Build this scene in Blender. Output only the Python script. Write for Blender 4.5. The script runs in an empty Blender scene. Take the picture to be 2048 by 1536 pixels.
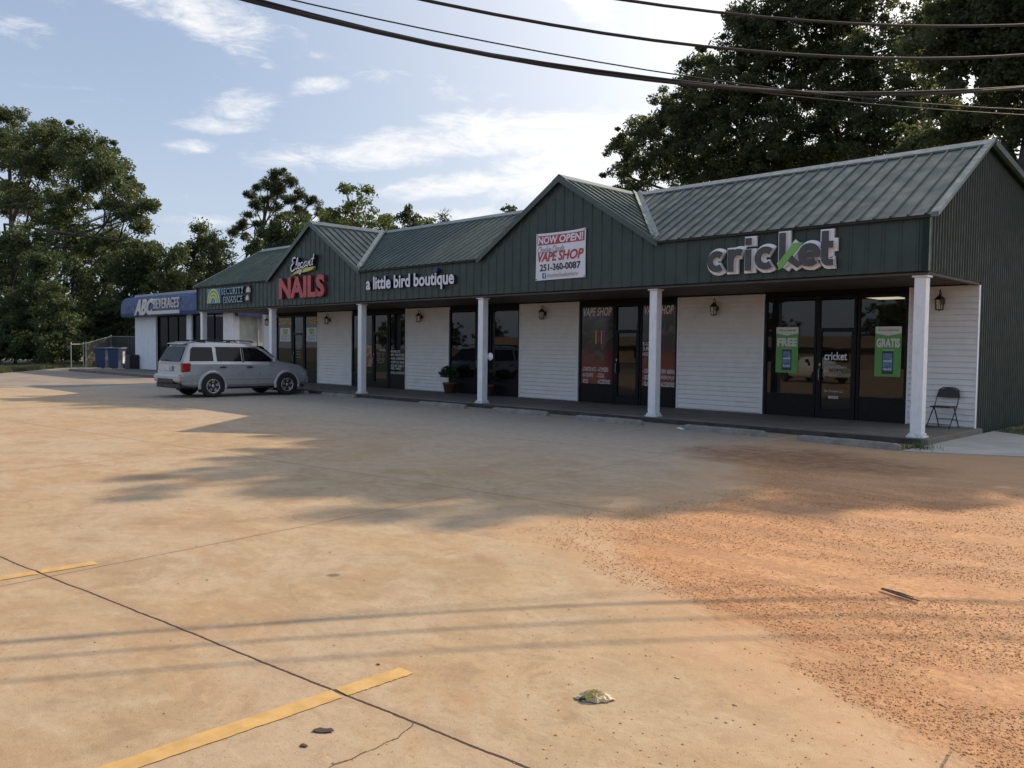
import bpy, math, random
import numpy as np
from mathutils import Matrix, Vector

C = bpy.context.scene
COL = C.collection
rnd = random.Random(7)
R = math.radians

# ------------------------------------------------------------------ camera
CAM = np.array([5.1917, -15.7379, 1.6348])
RIGHT = np.array([0.71093605, 0.70315183, 0.01214266])
UP = np.array([-0.0382465, 0.02141761, 0.99903878])
FWD = np.array([-0.70221588, 0.7107171, -0.04211965])
F_PX = 1656.0
cam_d = bpy.data.cameras.new("camera")
cam_d.sensor_width = 36.0
cam_d.lens = 36.0 * F_PX / 2048.0
cam_d.clip_start = 0.1
cam_d.clip_end = 3000.0
cam = bpy.data.objects.new("camera", cam_d)
COL.objects.link(cam)
m = Matrix.Identity(4)
for i in range(3):
    m[i][0], m[i][1], m[i][2], m[i][3] = RIGHT[i], UP[i], -FWD[i], CAM[i]
cam.matrix_world = m
C.camera = cam


def ray(px, py):
    return RIGHT * ((px - 1024) / F_PX) + UP * ((768 - py) / F_PX) + FWD


def at(px, py, y):
    """the point on the vertical plane Y = y seen at that pixel of the photograph"""
    d = ray(px, py)
    return CAM + d * ((y - CAM[1]) / d[1])


def ground(px, py, z=0.0):
    d = ray(px, py)
    return CAM + d * ((z - CAM[2]) / d[2])


def azel(px, py):
    d = ray(px, py)
    d = d / np.linalg.norm(d)
    return math.atan2(d[0], d[1]), math.asin(d[2])


# ------------------------------------------------------------------ light, sky, exposure
SUN_AZ, SUN_EL = 10.0, 33.4          # azimuth from +Y towards +X
C.view_settings.view_transform = 'Standard'
C.view_settings.look = 'None'
C.view_settings.gamma = 1.0
C.view_settings.use_curve_mapping = False
C.view_settings.exposure = 0.42
C.cycles.use_denoising = True
C.cycles.max_bounces = 7
C.cycles.transparent_max_bounces = 12
C.cycles.sample_clamp_indirect = 6.0
sd = bpy.data.lights.new("sun", 'SUN')
sd.energy = 4.5
sd.angle = R(0.53)
sd.color = (1.0, 0.79, 0.54)
sun = bpy.data.objects.new("sun", sd)
COL.objects.link(sun)
sv = Vector((math.sin(R(SUN_AZ)) * math.cos(R(SUN_EL)), math.cos(R(SUN_AZ)) * math.cos(R(SUN_EL)), math.sin(R(SUN_EL))))
sun.rotation_euler = sv.to_track_quat('Z', 'Y').to_euler()


class NT:
    """small helper for node trees"""
    def __init__(self, tree):
        self.t = tree
        self.t.nodes.clear()

    def n(self, typ, **kw):
        nd = self.t.nodes.new(typ)
        for k, v in kw.items():
            if k.startswith('i_'):
                nd.inputs[k[2:].replace('_', ' ')].default_value = v
            else:
                setattr(nd, k, v)
        return nd

    def l(self, a, b):
        self.t.links.new(a, b)

    def put(self, sock, v):
        if isinstance(v, (int, float)):
            sock.default_value = v
        elif isinstance(v, (tuple, list)):
            sock.default_value = v
        else:
            self.l(v, sock)

    def m(self, op, a, b=0.0, c=0.0, clamp=False):
        nd = self.t.nodes.new('ShaderNodeMath')
        nd.operation = op
        nd.use_clamp = clamp
        for s, v in zip(nd.inputs, (a, b, c)):
            self.put(s, v)
        return nd.outputs[0]

    def smooth(self, v, lo, hi, o0=0.0, o1=1.0):
        nd = self.t.nodes.new('ShaderNodeMapRange')
        nd.interpolation_type = 'SMOOTHSTEP'
        self.put(nd.inputs[0], v)
        for i, x in enumerate((lo, hi, o0, o1)):
            self.put(nd.inputs[i + 1], x)
        return nd.outputs[0]

    def mix(self, f, a, b, mode='MIX'):
        nd = self.t.nodes.new('ShaderNodeMix')
        nd.data_type = 'RGBA'
        nd.blend_type = mode
        self.put(nd.inputs[0], f)
        self.put(nd.inputs[6], a)
        self.put(nd.inputs[7], b)
        return nd.outputs[2]

    def noise(self, vec, scale, detail=4.0, rough=0.55, dist=0.0):
        nd = self.t.nodes.new('ShaderNodeTexNoise')
        nd.inputs['Scale'].default_value = scale
        nd.inputs['Detail'].default_value = detail
        nd.inputs['Roughness'].default_value = rough
        nd.inputs['Distortion'].default_value = dist
        if vec is not None:
            self.l(vec, nd.inputs['Vector'])
        return nd.outputs[0]

    def mapping(self, vec, scale=(1, 1, 1), loc=(0, 0, 0), rot=(0, 0, 0)):
        nd = self.t.nodes.new('ShaderNodeMapping')
        nd.inputs['Scale'].default_value = scale
        nd.inputs['Location'].default_value = loc
        nd.inputs['Rotation'].default_value = rot
        self.l(vec, nd.inputs['Vector'])
        return nd.outputs[0]


world = bpy.data.worlds.new("World")
C.world = world
world.use_nodes = True
w = NT(world.node_tree)
sky = w.n('ShaderNodeTexSky', sky_type='NISHITA')
sky.sun_disc = False
sky.sun_elevation = R(SUN_EL)
sky.sun_rotation = R(SUN_AZ)
sky.altitude = 50.0
sky.air_density = 1.0
sky.dust_density = 2.2
sky.ozone_density = 1.0
geo = w.n('ShaderNodeNewGeometry')
sep = w.n('ShaderNodeSeparateXYZ')
neg = w.n('ShaderNodeVectorMath', operation='SCALE')
neg.inputs['Scale'].default_value = -1.0
w.l(geo.outputs['Incoming'], neg.inputs[0])
w.l(neg.outputs[0], sep.inputs[0])
dx, dy, dz = sep.outputs
AZ = w.m('ARCTAN2', dx, dy)
EL = w.m('ARCSINE', dz)
# clouds: soft banks placed by bearing and height, torn by noise stretched along a high cloud deck
comb = w.n('ShaderNodeCombineXYZ')
w.l(AZ, comb.inputs[0])
w.l(EL, comb.inputs[1])
warp = w.mapping(comb.outputs[0], scale=(5.0, 14.0, 1.0), rot=(0, 0, R(-4)))
n1 = w.noise(warp, 2.2, 8.0, 0.66, 0.9)
n2 = w.noise(warp, 8.0, 7.0, 0.66, 0.5)
CLOUDS = [  # photograph px centre, half width, half height, slope, weight
    (860, 285, 330, 42, -0.16, 1.0), (1060, 262, 230, 48, -0.02, 1.15), (640, 318, 120, 16, -0.02, .9),
    (1180, 300, 150, 95, 0.0, 1.0), (1130, 350, 170, 60, -0.1, 1.1), (900, 372, 170, 26, -0.14, 0.95),
    (800, 440, 330, 24, -0.02, 0.8), (480, 440, 170, 16, 0.0, 0.6),
    (330, 0, 110, 45, 0.1, 0.85), (440, 45, 110, 55, 0.25, 0.85), (490, 85, 45, 20, 0.1, .6),
    (490, 215, 75, 40, 0.0, 0.75), (440, 250, 90, 20, -0.05, .65), (378, 292, 62, 16, 0.0, 0.85), (635, 172, 62, 20, -0.12, 0.9),
    (540, 132, 22, 8, 0, .6), (1190, 12, 60, 40, 0.5, 0.7), (860, 170, 240, 26, 0.18, 0.30), (40, 60, 80, 40, 0, .4),
    (1700, 120, 420, 280, 0, 0.85), (-500, 300, 260, 60, 0, .7), (2700, 350, 300, 120, 0, .8)]
tot = None
for (cx, cy, rx, ry, sl, wt) in CLOUDS:
    a0, e0 = azel(cx, cy)
    a1, e1 = azel(cx + rx, cy + sl * rx)
    a2, e2 = azel(cx, cy - ry)
    A = math.hypot(a1 - a0, e1 - e0)
    th = math.atan2(e1 - e0, a1 - a0)
    B = abs(e2 - e0)
    da = w.m('SUBTRACT', AZ, a0)
    de = w.m('SUBTRACT', EL, e0)
    u = w.m('MULTIPLY', w.m('MULTIPLY_ADD', da, math.cos(th), w.m('MULTIPLY', de, math.sin(th))), 1 / A)
    v = w.m('MULTIPLY', w.m('MULTIPLY_ADD', de, math.cos(th), w.m('MULTIPLY', da, -math.sin(th))), 1 / B)
    q = w.m('MULTIPLY_ADD', u, u, w.m('MULTIPLY', v, v))
    e = w.smooth(q, 0.0, 1.7, wt, 0.0)
    tot = e if tot is None else w.m('MAXIMUM', tot, e)
nn = w.m('ADD', w.m('MULTIPLY', n1, 0.85), w.m('MULTIPLY', n2, 0.35))
dens = w.smooth(w.m('ADD', tot, w.m('MULTIPLY', w.m('SUBTRACT', nn, 0.62), 3.0)), 0.12, 1.45, 0.0, 0.88)
# a general thin veil that thickens towards the sun
sdv = w.n('ShaderNodeVectorMath', operation='DOT_PRODUCT')
w.l(neg.outputs[0], sdv.inputs[0])
sdv.inputs[1].default_value = tuple(sv)
veil = w.smooth(sdv.outputs['Value'], 0.31, 1.0, 0.0, 0.84)
bright = w.m('MULTIPLY_ADD', w.smooth(sdv.outputs['Value'], 0.5, 1.0), 4.0, 7.4)
cc = w.n('ShaderNodeCombineXYZ')
w.l(bright, cc.inputs[0])
w.l(w.m('MULTIPLY', bright, 0.985), cc.inputs[1])
w.l(w.m('MULTIPLY', bright, 0.98), cc.inputs[2])
# summer moisture pales the blue towards a soft periwinkle
base = w.mix(0.5, sky.outputs[0], (3.5, 4.25, 5.6, 1))
base = w.mix(w.smooth(EL, 0.34, 0.02, 0.0, 0.42), base, (5.1, 5.6, 6.5, 1))
s1 = w.mix(veil, base, cc.outputs[0])
s2 = w.mix(dens, s1, cc.outputs[0])
bg = w.n('ShaderNodeBackground')
w.l(s2, bg.inputs['Color'])
bg.inputs['Strength'].default_value = 0.108
wo = w.n('ShaderNodeOutputWorld')
w.l(bg.outputs[0], wo.inputs['Surface'])

# ------------------------------------------------------------------ mesh helpers


def worldloc(o):
    v = Vector((0, 0, 0))
    while o is not None:
        v += o.location
        o = o.parent
    return v


class MB:
    def __init__(self):
        self.v, self.f, self.mi, self.sm = [], [], [], []

    def add(self, vs, fs, mi=0, sm=False):
        o = len(self.v)
        self.v.extend([tuple(float(c) for c in p) for p in vs])
        for f in fs:
            self.f.append([o + i for i in f])
            self.mi.append(mi)
            self.sm.append(sm)
        return self

    def box(self, x0, x1, y0, y1, z0, z1, mi=0):
        vs = [(x, y, z) for z in (z0, z1) for y in (y0, y1) for x in (x0, x1)]
        return self.add(vs, [(0, 2, 3, 1), (4, 5, 7, 6), (0, 1, 5, 4), (2, 6, 7, 3), (0, 4, 6, 2), (1, 3, 7, 5)], mi)

    def cbox(self, x0, x1, y0, y1, z0, z1, b=0.01, mi=0):
        """box with every edge chamfered"""
        def ring(i, z):
            return [(x0 + i, y0, z), (x1 - i, y0, z), (x1, y0 + i, z), (x1, y1 - i, z), (x1 - i, y1, z), (x0 + i, y1, z), (x0, y1 - i, z), (x0, y0 + i, z)]

        def inset(z):
            return [(min(max(x, x0 + b), x1 - b), min(max(y, y0 + b), y1 - b), z) for x, y, z in ring(b, z)]
        rings = [inset(z0), ring(b, z0 + b), ring(b, z1 - b), inset(z1)]
        vs = [p for r in rings for p in r]
        fs = [tuple(range(7, -1, -1)), tuple(range(24, 32))]
        for k in range(3):
            for j in range(8):
                a, c = k * 8 + j, k * 8 + (j + 1) % 8
                fs.append((a, c, c + 8, a + 8))
        return self.add(vs, fs, mi)

    def quad(self, a, b, c, d, mi=0):
        return self.add([a, b, c, d], [(0, 1, 2, 3)], mi)

    def poly(self, pts, mi=0):
        return self.add(pts, [tuple(range(len(pts)))], mi)

    def prism(self, poly, axis, d0, d1, mi=0, sm=False):
        """poly: 2-D outline; axis 'x': (y,z), 'y': (x,z), 'z': (x,y)"""
        def P(p, d):
            return {'x': (d, p[0], p[1]), 'y': (p[0], d, p[1]), 'z': (p[0], p[1], d)}[axis]
        n = len(poly)
        vs = [P(p, d0) for p in poly] + [P(p, d1) for p in poly]
        area = sum(poly[i][0] * poly[(i + 1) % n][1] - poly[(i + 1) % n][0] * poly[i][1] for i in range(n))
        fl = (area > 0) != (axis == 'y')
        cap0 = tuple(range(n)) if not fl else tuple(range(n - 1, -1, -1))
        cap1 = tuple(n + i for i in (range(n) if fl else range(n - 1, -1, -1)))
        self.add(vs, [cap0, cap1], mi)
        side = []
        for i in range(n):
            j = (i + 1) % n
            side.append((i, j, n + j, n + i) if fl else (j, i, n + i, n + j))
        return self.add(vs, side, mi, sm)

    def tube(self, pts, rad, n=8, mi=0, caps=True):
        pts = [Vector(p) for p in pts]
        if not hasattr(rad, '__len__'):
            rad = [rad] * len(pts)
        vs, fs = [], []
        for i, p in enumerate(pts):
            d = (pts[min(i + 1, len(pts) - 1)] - pts[max(i - 1, 0)]).normalized()
            ref = Vector((0, 0, 1)) if abs(d.z) < 0.9 else Vector((1, 0, 0))
            a = d.cross(ref).normalized()
            b = a.cross(d)
            for k in range(n):
                t = 2 * math.pi * k / n
                vs.append(p + (a * math.cos(t) + b * math.sin(t)) * rad[i])
        for i in range(len(pts) - 1):
            for k in range(n):
                k2 = (k + 1) % n
                fs.append((i * n + k, i * n + k2, (i + 1) * n + k2, (i + 1) * n + k))
        self.add(vs, fs, mi, True)
        if caps:
            self.add(vs[:n], [tuple(range(n - 1, -1, -1))], mi)
            self.add(vs[-n:], [tuple(range(n))], mi)
        return self

    def lathe(self, prof, c, axis='z', n=20, mi=0, sm=True):
        """prof: (radius, height) along the axis through c"""
        vs, fs = [], []
        for r, h in prof:
            for k in range(n):
                t = 2 * math.pi * k / n
                a, b = r * math.cos(t), r * math.sin(t)
                vs.append({'z': (c[0] + a, c[1] + b, c[2] + h), 'x': (c[0] + h, c[1] + a, c[2] + b), 'y': (c[0] + b, c[1] + h, c[2] + a)}[axis])
        for i in range(len(prof) - 1):
            for k in range(n):
                k2 = (k + 1) % n
                fs.append((i * n + k, i * n + k2, (i + 1) * n + k2, (i + 1) * n + k))
        return self.add(vs, fs, mi, sm)

    def xf(self, fn):
        self.v = [tuple(fn(*p)) for p in self.v]
        return self

    def mesh(self, name, mats):
        me = bpy.data.meshes.new(name)
        me.from_pydata(self.v, [], self.f)
        if not isinstance(mats, (list, tuple)):
            mats = [mats]
        for mt in mats:
            me.materials.append(mt)
        me.polygons.foreach_set('material_index', self.mi)
        me.polygons.foreach_set('use_smooth', self.sm)
        me.update()
        return me

    def build(self, name, mats, parent=None, loc=None, local=False):
        """vertices are world coordinates unless local; loc is the origin of a thing that is one mesh"""
        off = Vector((0, 0, 0))
        if parent is not None and not local:
            off = worldloc(parent)
        elif loc is not None and not local:
            off = Vector(loc)
        if off.length > 0:
            self.v = [(p[0] - off.x, p[1] - off.y, p[2] - off.z) for p in self.v]
        o = bpy.data.objects.new(name, self.mesh(name, mats))
        COL.objects.link(o)
        if parent is not None:
            o.parent = parent
        elif loc is not None:
            o.location = loc
        return o


class Rows(MB):
    """like MB, but every line of lettering or block becomes a part of its own"""
    def __init__(self):
        super().__init__()
        self.marks = []

    def cut(self):
        self.marks.append((len(self.v), len(self.f)))

    def box(self, *a, **k):
        self.cut()
        return super().box(*a, **k)

    def build(self, name, mats, parent=None, loc=None, local=False):
        mk = self.marks + [(len(self.v), len(self.f))]
        for (v0, f0), (v1, f1) in zip(mk[:-1], mk[1:]):
            p = MB()
            p.v = self.v[v0:v1]
            p.f = [[i - v0 for i in f] for f in self.f[f0:f1]]
            p.mi, p.sm = self.mi[f0:f1], self.sm[f0:f1]
            p.build(name, mats, parent, loc, local)


def tag(o, label=None, cat=None, group=None, kind=None):
    for k, v in (('label', label), ('category', cat), ('group', group), ('kind', kind)):
        if v:
            o[k] = v
    return o


def thing(name, label, cat, loc=(0, 0, 0), rz=0.0, group=None):
    o = bpy.data.objects.new(name, None)
    o.empty_display_size = 0.2
    COL.objects.link(o)
    o.location = loc
    o.rotation_euler = (0, 0, rz)
    return tag(o, label, cat, group)


def copy_tree(o, parent=None):
    c = o.copy()
    COL.objects.link(c)
    c.parent = parent
    for ch in list(o.children):
        copy_tree(ch, c)
    return c


_txt = {}


def text_geo(s, bold=0.0, shear=0.0, sp=1.0):
    key = (s, bold, shear, sp)
    if key not in _txt:
        cu = bpy.data.curves.new("lettering", 'FONT')
        cu.body = s
        cu.offset = bold
        cu.shear = shear
        cu.space_character = sp
        cu.resolution_u = 3
        cu.fill_mode = 'FRONT'
        ob = bpy.data.objects.new("lettering", cu)
        COL.objects.link(ob)
        dg = bpy.context.evaluated_depsgraph_get()
        me = bpy.data.meshes.new_from_object(ob.evaluated_get(dg))
        vs = np.array([v.co[:] for v in me.vertices]) if len(me.vertices) else np.zeros((1, 3))
        fs = [tuple(p.vertices) for p in me.polygons]
        bpy.data.objects.remove(ob)
        bpy.data.curves.remove(cu)
        bpy.data.meshes.remove(me)
        # outline edges: used once
        cnt = {}
        for f in fs:
            for i in range(len(f)):
                a, b = f[i], f[(i + 1) % len(f)]
                cnt[(a, b)] = 1
        rim = [(a, b) for (a, b) in cnt if (b, a) not in cnt]
        _txt[key] = (vs, fs, rim)
    return _txt[key]


def text(mb, s, x0, x1, z0, z1, y, depth=0.0, bold=0.0, shear=0.0, mi=0, side=None, sp=1.0):
    """letters filling the box x0..x1, z0..z1, faces on the plane Y=y looking to -Y, returns going back by depth"""
    if hasattr(mb, 'cut'):
        mb.cut()
    vs, fs, rim = text_geo(s, bold, shear, sp)
    lo, hi = vs.min(0), vs.max(0)
    sx = (x1 - x0) / max(hi[0] - lo[0], 1e-6)
    sz = (z1 - z0) / max(hi[1] - lo[1], 1e-6)
    P = [(x0 + (v[0] - lo[0]) * sx, y, z0 + (v[1] - lo[1]) * sz) for v in vs]
    mb.add(P, fs, mi)
    if depth > 0:
        Q = [(p[0], y + depth, p[2]) for p in P]
        n = len(P)
        mb.add(P + Q, [(b, a, a + n, b + n) for a, b in rim], mi if side is None else side)
    return mb


def stroke(mb, pts, wd, y, depth, mi=0, side=None, taper=None):
    """a flat letter stroke of width wd along pts (x,z), standing proud of the wall"""
    n = len(pts)
    L, Rr = [], []
    for i, p in enumerate(pts):
        a = pts[max(i - 1, 0)]
        b = pts[min(i + 1, n - 1)]
        d = (b[0] - a[0], b[1] - a[1])
        k = math.hypot(*d) or 1
        wv = wd * (taper[i] if taper else 1) / 2
        nx, nz = -d[1] / k * wv, d[0] / k * wv
        L.append((p[0] + nx, p[1] + nz))
        Rr.append((p[0] - nx, p[1] - nz))
    out = L + Rr[::-1]
    m_ = len(out)
    vs = [(p[0], y, p[1]) for p in out]
    fs = [(i + 1, i, m_ - 1 - i, m_ - 2 - i) for i in range(n - 1)]
    mb.add(vs, [f[::-1] for f in fs], mi)
    if depth > 0:
        vs2 = vs + [(p[0], y + depth, p[1]) for p in out]
        mb.add(vs2, [((i + 1) % m_, i, i + m_, (i + 1) % m_ + m_) for i in range(m_)], mi if side is None else side)
    return mb


def arc(cx, cz, rx, rz, a0, a1, n=18):
    return [(cx + rx * math.cos(R(a0 + (a1 - a0) * i / n)), cz + rz * math.sin(R(a0 + (a1 - a0) * i / n))) for i in range(n + 1)]


# ------------------------------------------------------------------ materials
MAT = {}


def pm(name, base, rough=0.6, metal=0.0, var=0.12, scale=6.0, bump=0.0, bscale=60.0, stain=None, spec=0.5, streak=None, coat=0.0):
    """principled paint / plastic / stone with noise variation, optional stains and grain"""
    mt = bpy.data.materials.new(name)
    mt.use_nodes = True
    t = NT(mt.node_tree)
    tc = t.n('ShaderNodeTexCoord')
    vec = tc.outputs['Object']
    nz = t.noise(vec, scale, 5.0, 0.6)
    lo = tuple(c * (1 - var) for c in base) + (1,)
    hi = tuple(min(1, c * (1 + var)) for c in base) + (1,)
    col = t.mix(t.smooth(nz, 0.3, 0.7), lo, hi)
    if stain:
        sc, sscale, amt, smap = stain
        v2 = t.mapping(vec, scale=smap)
        s = t.noise(v2, sscale, 6.0, 0.62, 0.4)
        col = t.mix(t.smooth(s, 0.48, 0.75, 0.0, amt), col, tuple(sc) + (1,))
    b = t.n('ShaderNodeBsdfPrincipled')
    t.l(col, b.inputs['Base Color'])
    b.inputs['Metallic'].default_value = metal
    b.inputs['Specular IOR Level'].default_value = spec
    b.inputs['Coat Weight'].default_value = coat
    b.inputs['Coat Roughness'].default_value = 0.08
    rg = t.smooth(t.noise(vec, scale * 2.3, 4.0), 0.3, 0.7, max(rough - 0.08, 0.02), min(rough + 0.08, 1.0))
    t.l(rg, b.inputs['Roughness'])
    if bump:
        bp = t.n('ShaderNodeBump')
        bp.inputs['Strength'].default_value = bump
        bp.inputs['Distance'].default_value = 0.01
        t.l(t.noise(vec, bscale, 4.0, 0.6), bp.inputs['Height'])
        t.l(bp.outputs[0], b.inputs['Normal'])
    o = t.n('ShaderNodeOutputMaterial')
    t.l(b.outputs[0], o.inputs[0])
    MAT[name] = mt
    return mt


def emit(name, col, s):
    mt = bpy.data.materials.new(name)
    mt.use_nodes = True
    t = NT(mt.node_tree)
    e = t.n('ShaderNodeEmission')
    e.inputs[0].default_value = tuple(col) + (1,)
    e.inputs[1].default_value = s
    o = t.n('ShaderNodeOutputMaterial')
    t.l(e.outputs[0], o.inputs[0])
    MAT[name] = mt
    return mt


def glass(name, tint, rough=0.015, through=0.5, shine=0.88):
    """tinted shop glass: mirror by Fresnel over a dark see-through sheet"""
    mt = bpy.data.materials.new(name)
    mt.use_nodes = True
    t = NT(mt.node_tree)
    tr = t.n('ShaderNodeBsdfTransparent')
    tr.inputs[0].default_value = tuple(tint) + (1,)
    df = t.n('ShaderNodeBsdfDiffuse')
    df.inputs[0].default_value = (0.012, 0.012, 0.013, 1)
    mx0 = t.n('ShaderNodeMixShader')
    mx0.inputs[0].default_value = through
    t.l(df.outputs[0], mx0.inputs[1])
    t.l(tr.outputs[0], mx0.inputs[2])
    gl = t.n('ShaderNodeBsdfGlossy')
    gl.inputs['Roughness'].default_value = rough
    tc = t.n('ShaderNodeTexCoord')
    bp = t.n('ShaderNodeBump')
    bp.inputs['Strength'].default_value = 0.012
    bp.inputs['Distance'].default_value = 0.05
    t.l(t.noise(tc.outputs['Object'], 1.3, 2.0), bp.inputs['Height'])
    t.l(bp.outputs[0], gl.inputs['Normal'])
    fr = t.n('ShaderNodeFresnel')
    fr.inputs[0].default_value = 1.55
    mx = t.n('ShaderNodeMixShader')
    t.l(t.m('MULTIPLY_ADD', fr.outputs[0], shine, 0.01, clamp=True), mx.inputs[0])
    t.l(mx0.outputs[0], mx.inputs[1])
    t.l(gl.outputs[0], mx.inputs[2])
    o = t.n('ShaderNodeOutputMaterial')
    t.l(mx.outputs[0], o.inputs[0])
    MAT[name] = mt
    return mt


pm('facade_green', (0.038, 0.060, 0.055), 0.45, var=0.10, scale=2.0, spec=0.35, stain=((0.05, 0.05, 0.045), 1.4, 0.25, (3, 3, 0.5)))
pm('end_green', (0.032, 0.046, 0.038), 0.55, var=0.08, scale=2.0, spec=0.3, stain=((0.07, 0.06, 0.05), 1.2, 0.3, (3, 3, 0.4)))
pm('roof_green', (0.029, 0.055, 0.050), 0.42, metal=0.0, var=0.16, spec=0.25, scale=1.2, stain=((0.15, 0.16, 0.15), 1.5, 0.35, (2.5, 0.5, 0.5)))
pm('trim_green', (0.050, 0.078, 0.069), 0.38, var=0.08, scale=2.0)
pm('flashing', (0.115, 0.150, 0.142), 0.4, metal=0.15, var=0.15, scale=3.0)
pm('trim_shadow', (0.02, 0.022, 0.022), 0.6)  # near-black colour of the eave trim
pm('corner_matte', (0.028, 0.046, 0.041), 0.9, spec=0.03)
pm('soffit_brown', (0.075, 0.062, 0.052), 0.75, var=0.15, scale=3)
pm('white_vinyl', (0.76, 0.75, 0.73), 0.42, var=0.04, scale=3.0, stain=((0.55, 0.53, 0.48), 1.6, 0.35, (1, 1, 1)))
pm('white_trim', (0.78, 0.79, 0.80), 0.4, var=0.04, scale=4.0)
pm('column_white', (0.80, 0.81, 0.83), 0.42, var=0.04, scale=5.0, stain=((0.45, 0.47, 0.42), 2.2, 0.35, (6, 6, 1.2)))
pm('column_foot', (0.72, 0.73, 0.73), 0.5, var=0.15, scale=14.0, stain=((0.22, 0.24, 0.18), 5.0, 0.75, (6, 6, 1.5)))
pm('black_metal', (0.009, 0.009, 0.010), 0.45, var=0.2, spec=0.18)
pm('black_board', (0.008, 0.008, 0.008), 0.6, var=0.2, spec=0.15)
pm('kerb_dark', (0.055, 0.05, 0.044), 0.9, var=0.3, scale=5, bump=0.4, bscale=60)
pm('interior_dark', (0.05, 0.048, 0.045), 0.8, var=0.3, scale=1.0)
pm('walk_concrete', (0.150, 0.133, 0.113), 0.85, var=0.16, scale=1.5, bump=0.25, bscale=90, stain=((0.085, 0.07, 0.058), 1.2, 0.5, (1, 1, 1)))
pm('path_concrete', (0.40, 0.385, 0.36), 0.85, var=0.12, scale=1.2, bump=0.25, bscale=90, stain=((0.36, 0.29, 0.22), 0.9, 0.5, (1, 1, 1)))
pm('stop_concrete', (0.25, 0.235, 0.21), 0.9, var=0.2, scale=7.0, bump=0.6, bscale=70, stain=((0.22, 0.18, 0.14), 3.0, 0.6, (1, 1, 1)))
pm('asphalt', (0.20, 0.175, 0.155), 0.9, var=0.2, scale=0.7, bump=0.4, bscale=120)
pm('soil', (0.11, 0.10, 0.06), 0.95, var=0.35, scale=0.4)
pm('grass_green', (0.055, 0.072, 0.024), 0.8, var=0.4, scale=1.5)
pm('weed_green', (0.09, 0.13, 0.035), 0.8, var=0.4, scale=5)
pm('block_white', (0.74, 0.76, 0.80), 0.6, var=0.06, scale=3.0, bump=0.3, bscale=30)
pm('block_old', (0.40, 0.42, 0.40), 0.75, var=0.14, scale=3.0, bump=0.5, bscale=30, stain=((0.33, 0.28, 0.20), 1.0, 0.5, (1, 1, .6)))
pm('awning_blue', (0.014, 0.036, 0.150), 0.45, var=0.10, scale=1.5)
pm('roof_tin', (0.35, 0.35, 0.34), 0.5, var=0.15, scale=1.0)
pm('sign_cream', (0.62, 0.60, 0.55), 0.5, var=0.06)
pm('letter_white', (0.72, 0.72, 0.78), 0.4, var=0.04)
pm('letter_navy', (0.012, 0.016, 0.05), 0.5)
pm('letter_red', (0.42, 0.060, 0.058), 0.4, var=0.10, scale=4)
pm('letter_dark_red', (0.20, 0.02, 0.02), 0.5)
pm('letter_black', (0.012, 0.013, 0.014), 0.5)
pm('swoosh_yellow', (0.52, 0.50, 0.12), 0.45, var=0.1)
pm('teal_letter', (0.30, 0.46, 0.56), 0.45, var=0.08)
pm('teal_panel', (0.06, 0.24, 0.36), 0.45, var=0.12)
pm('arch_yellow', (0.60, 0.62, 0.22), 0.45, var=0.08)
pm('arch_green', (0.22, 0.30, 0.10), 0.5, var=0.1)
pm('charcoal', (0.060, 0.060, 0.066), 0.5, var=0.1)
pm('logo_white', (0.80, 0.81, 0.82), 0.5, var=0.04, scale=5, stain=((0.48, 0.45, 0.38), 3.5, 0.35, (4, 1, 1)))
pm('logo_green', (0.17, 0.42, 0.09), 0.45, var=0.05)
pm('banner_white', (0.74, 0.75, 0.80), 0.5, var=0.03)
pm('banner_red', (0.42, 0.045, 0.055), 0.5, var=0.05)
pm('banner_ink', (0.02, 0.025, 0.05), 0.5)
pm('banner_grey', (0.32, 0.30, 0.36), 0.5)
pm('banner_blue', (0.04, 0.09, 0.30), 0.5)
pm('decal_white', (0.70, 0.70, 0.70), 0.5, var=0.05)
pm('decal_dim', (0.52, 0.52, 0.52), 0.5, var=0.15, scale=20)
pm('decal_yellow', (0.75, 0.52, 0.05), 0.5)
pm('poster_green', (0.10, 0.34, 0.07), 0.4, var=0.05)
pm('poster_white', (0.66, 0.68, 0.66), 0.4, var=0.03)
pm('phone_black', (0.015, 0.015, 0.018), 0.3)
pm('phone_screen', (0.10, 0.19, 0.36), 0.3, var=0.5, scale=7)
pm('lantern_metal', (0.018, 0.015, 0.013), 0.45, var=0.2)
pm('chair_metal', (0.022, 0.017, 0.016), 0.4, var=0.2)
pm('terracotta', (0.15, 0.062, 0.04), 0.7, var=0.12, scale=8)
pm('bin_blue', (0.020, 0.048, 0.110), 0.5, var=0.08)
pm('bin_dark', (0.012, 0.02, 0.04), 0.5)
pm('galvanised', (0.30, 0.31, 0.31), 0.5, metal=0.3, var=0.1)
pm('slat_tan', (0.062, 0.061, 0.056), 0.7, var=0.12, scale=3)
pm('cable_black', (0.013, 0.015, 0.018), 0.5, spec=0.4)
pm('bark', (0.05, 0.041, 0.034), 0.9, var=0.3, scale=6, bump=0.6, bscale=14)
pm('paper_cream', (0.50, 0.42, 0.26), 0.7, var=0.15, scale=30)
pm('paper_yellow', (0.52, 0.45, 0.07), 0.6, var=0.2, scale=40)
pm('wood_grey', (0.17, 0.135, 0.12), 0.85, var=0.45, scale=40, bump=0.5, bscale=80)
pm('dead_leaf', (0.055, 0.035, 0.028), 0.7, var=0.3, scale=20)
pm('paint_yellow', (0.46, 0.295, 0.105), 0.8, var=0.14, scale=8, stain=((0.40, 0.28, 0.16), 16.0, 0.75, (1, 1, 1)))
pm('paint_blue', (0.20, 0.28, 0.36), 0.8, var=0.2, scale=9, stain=((0.38, 0.32, 0.26), 4.0, 0.9, (1, 1, 1)))
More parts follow.
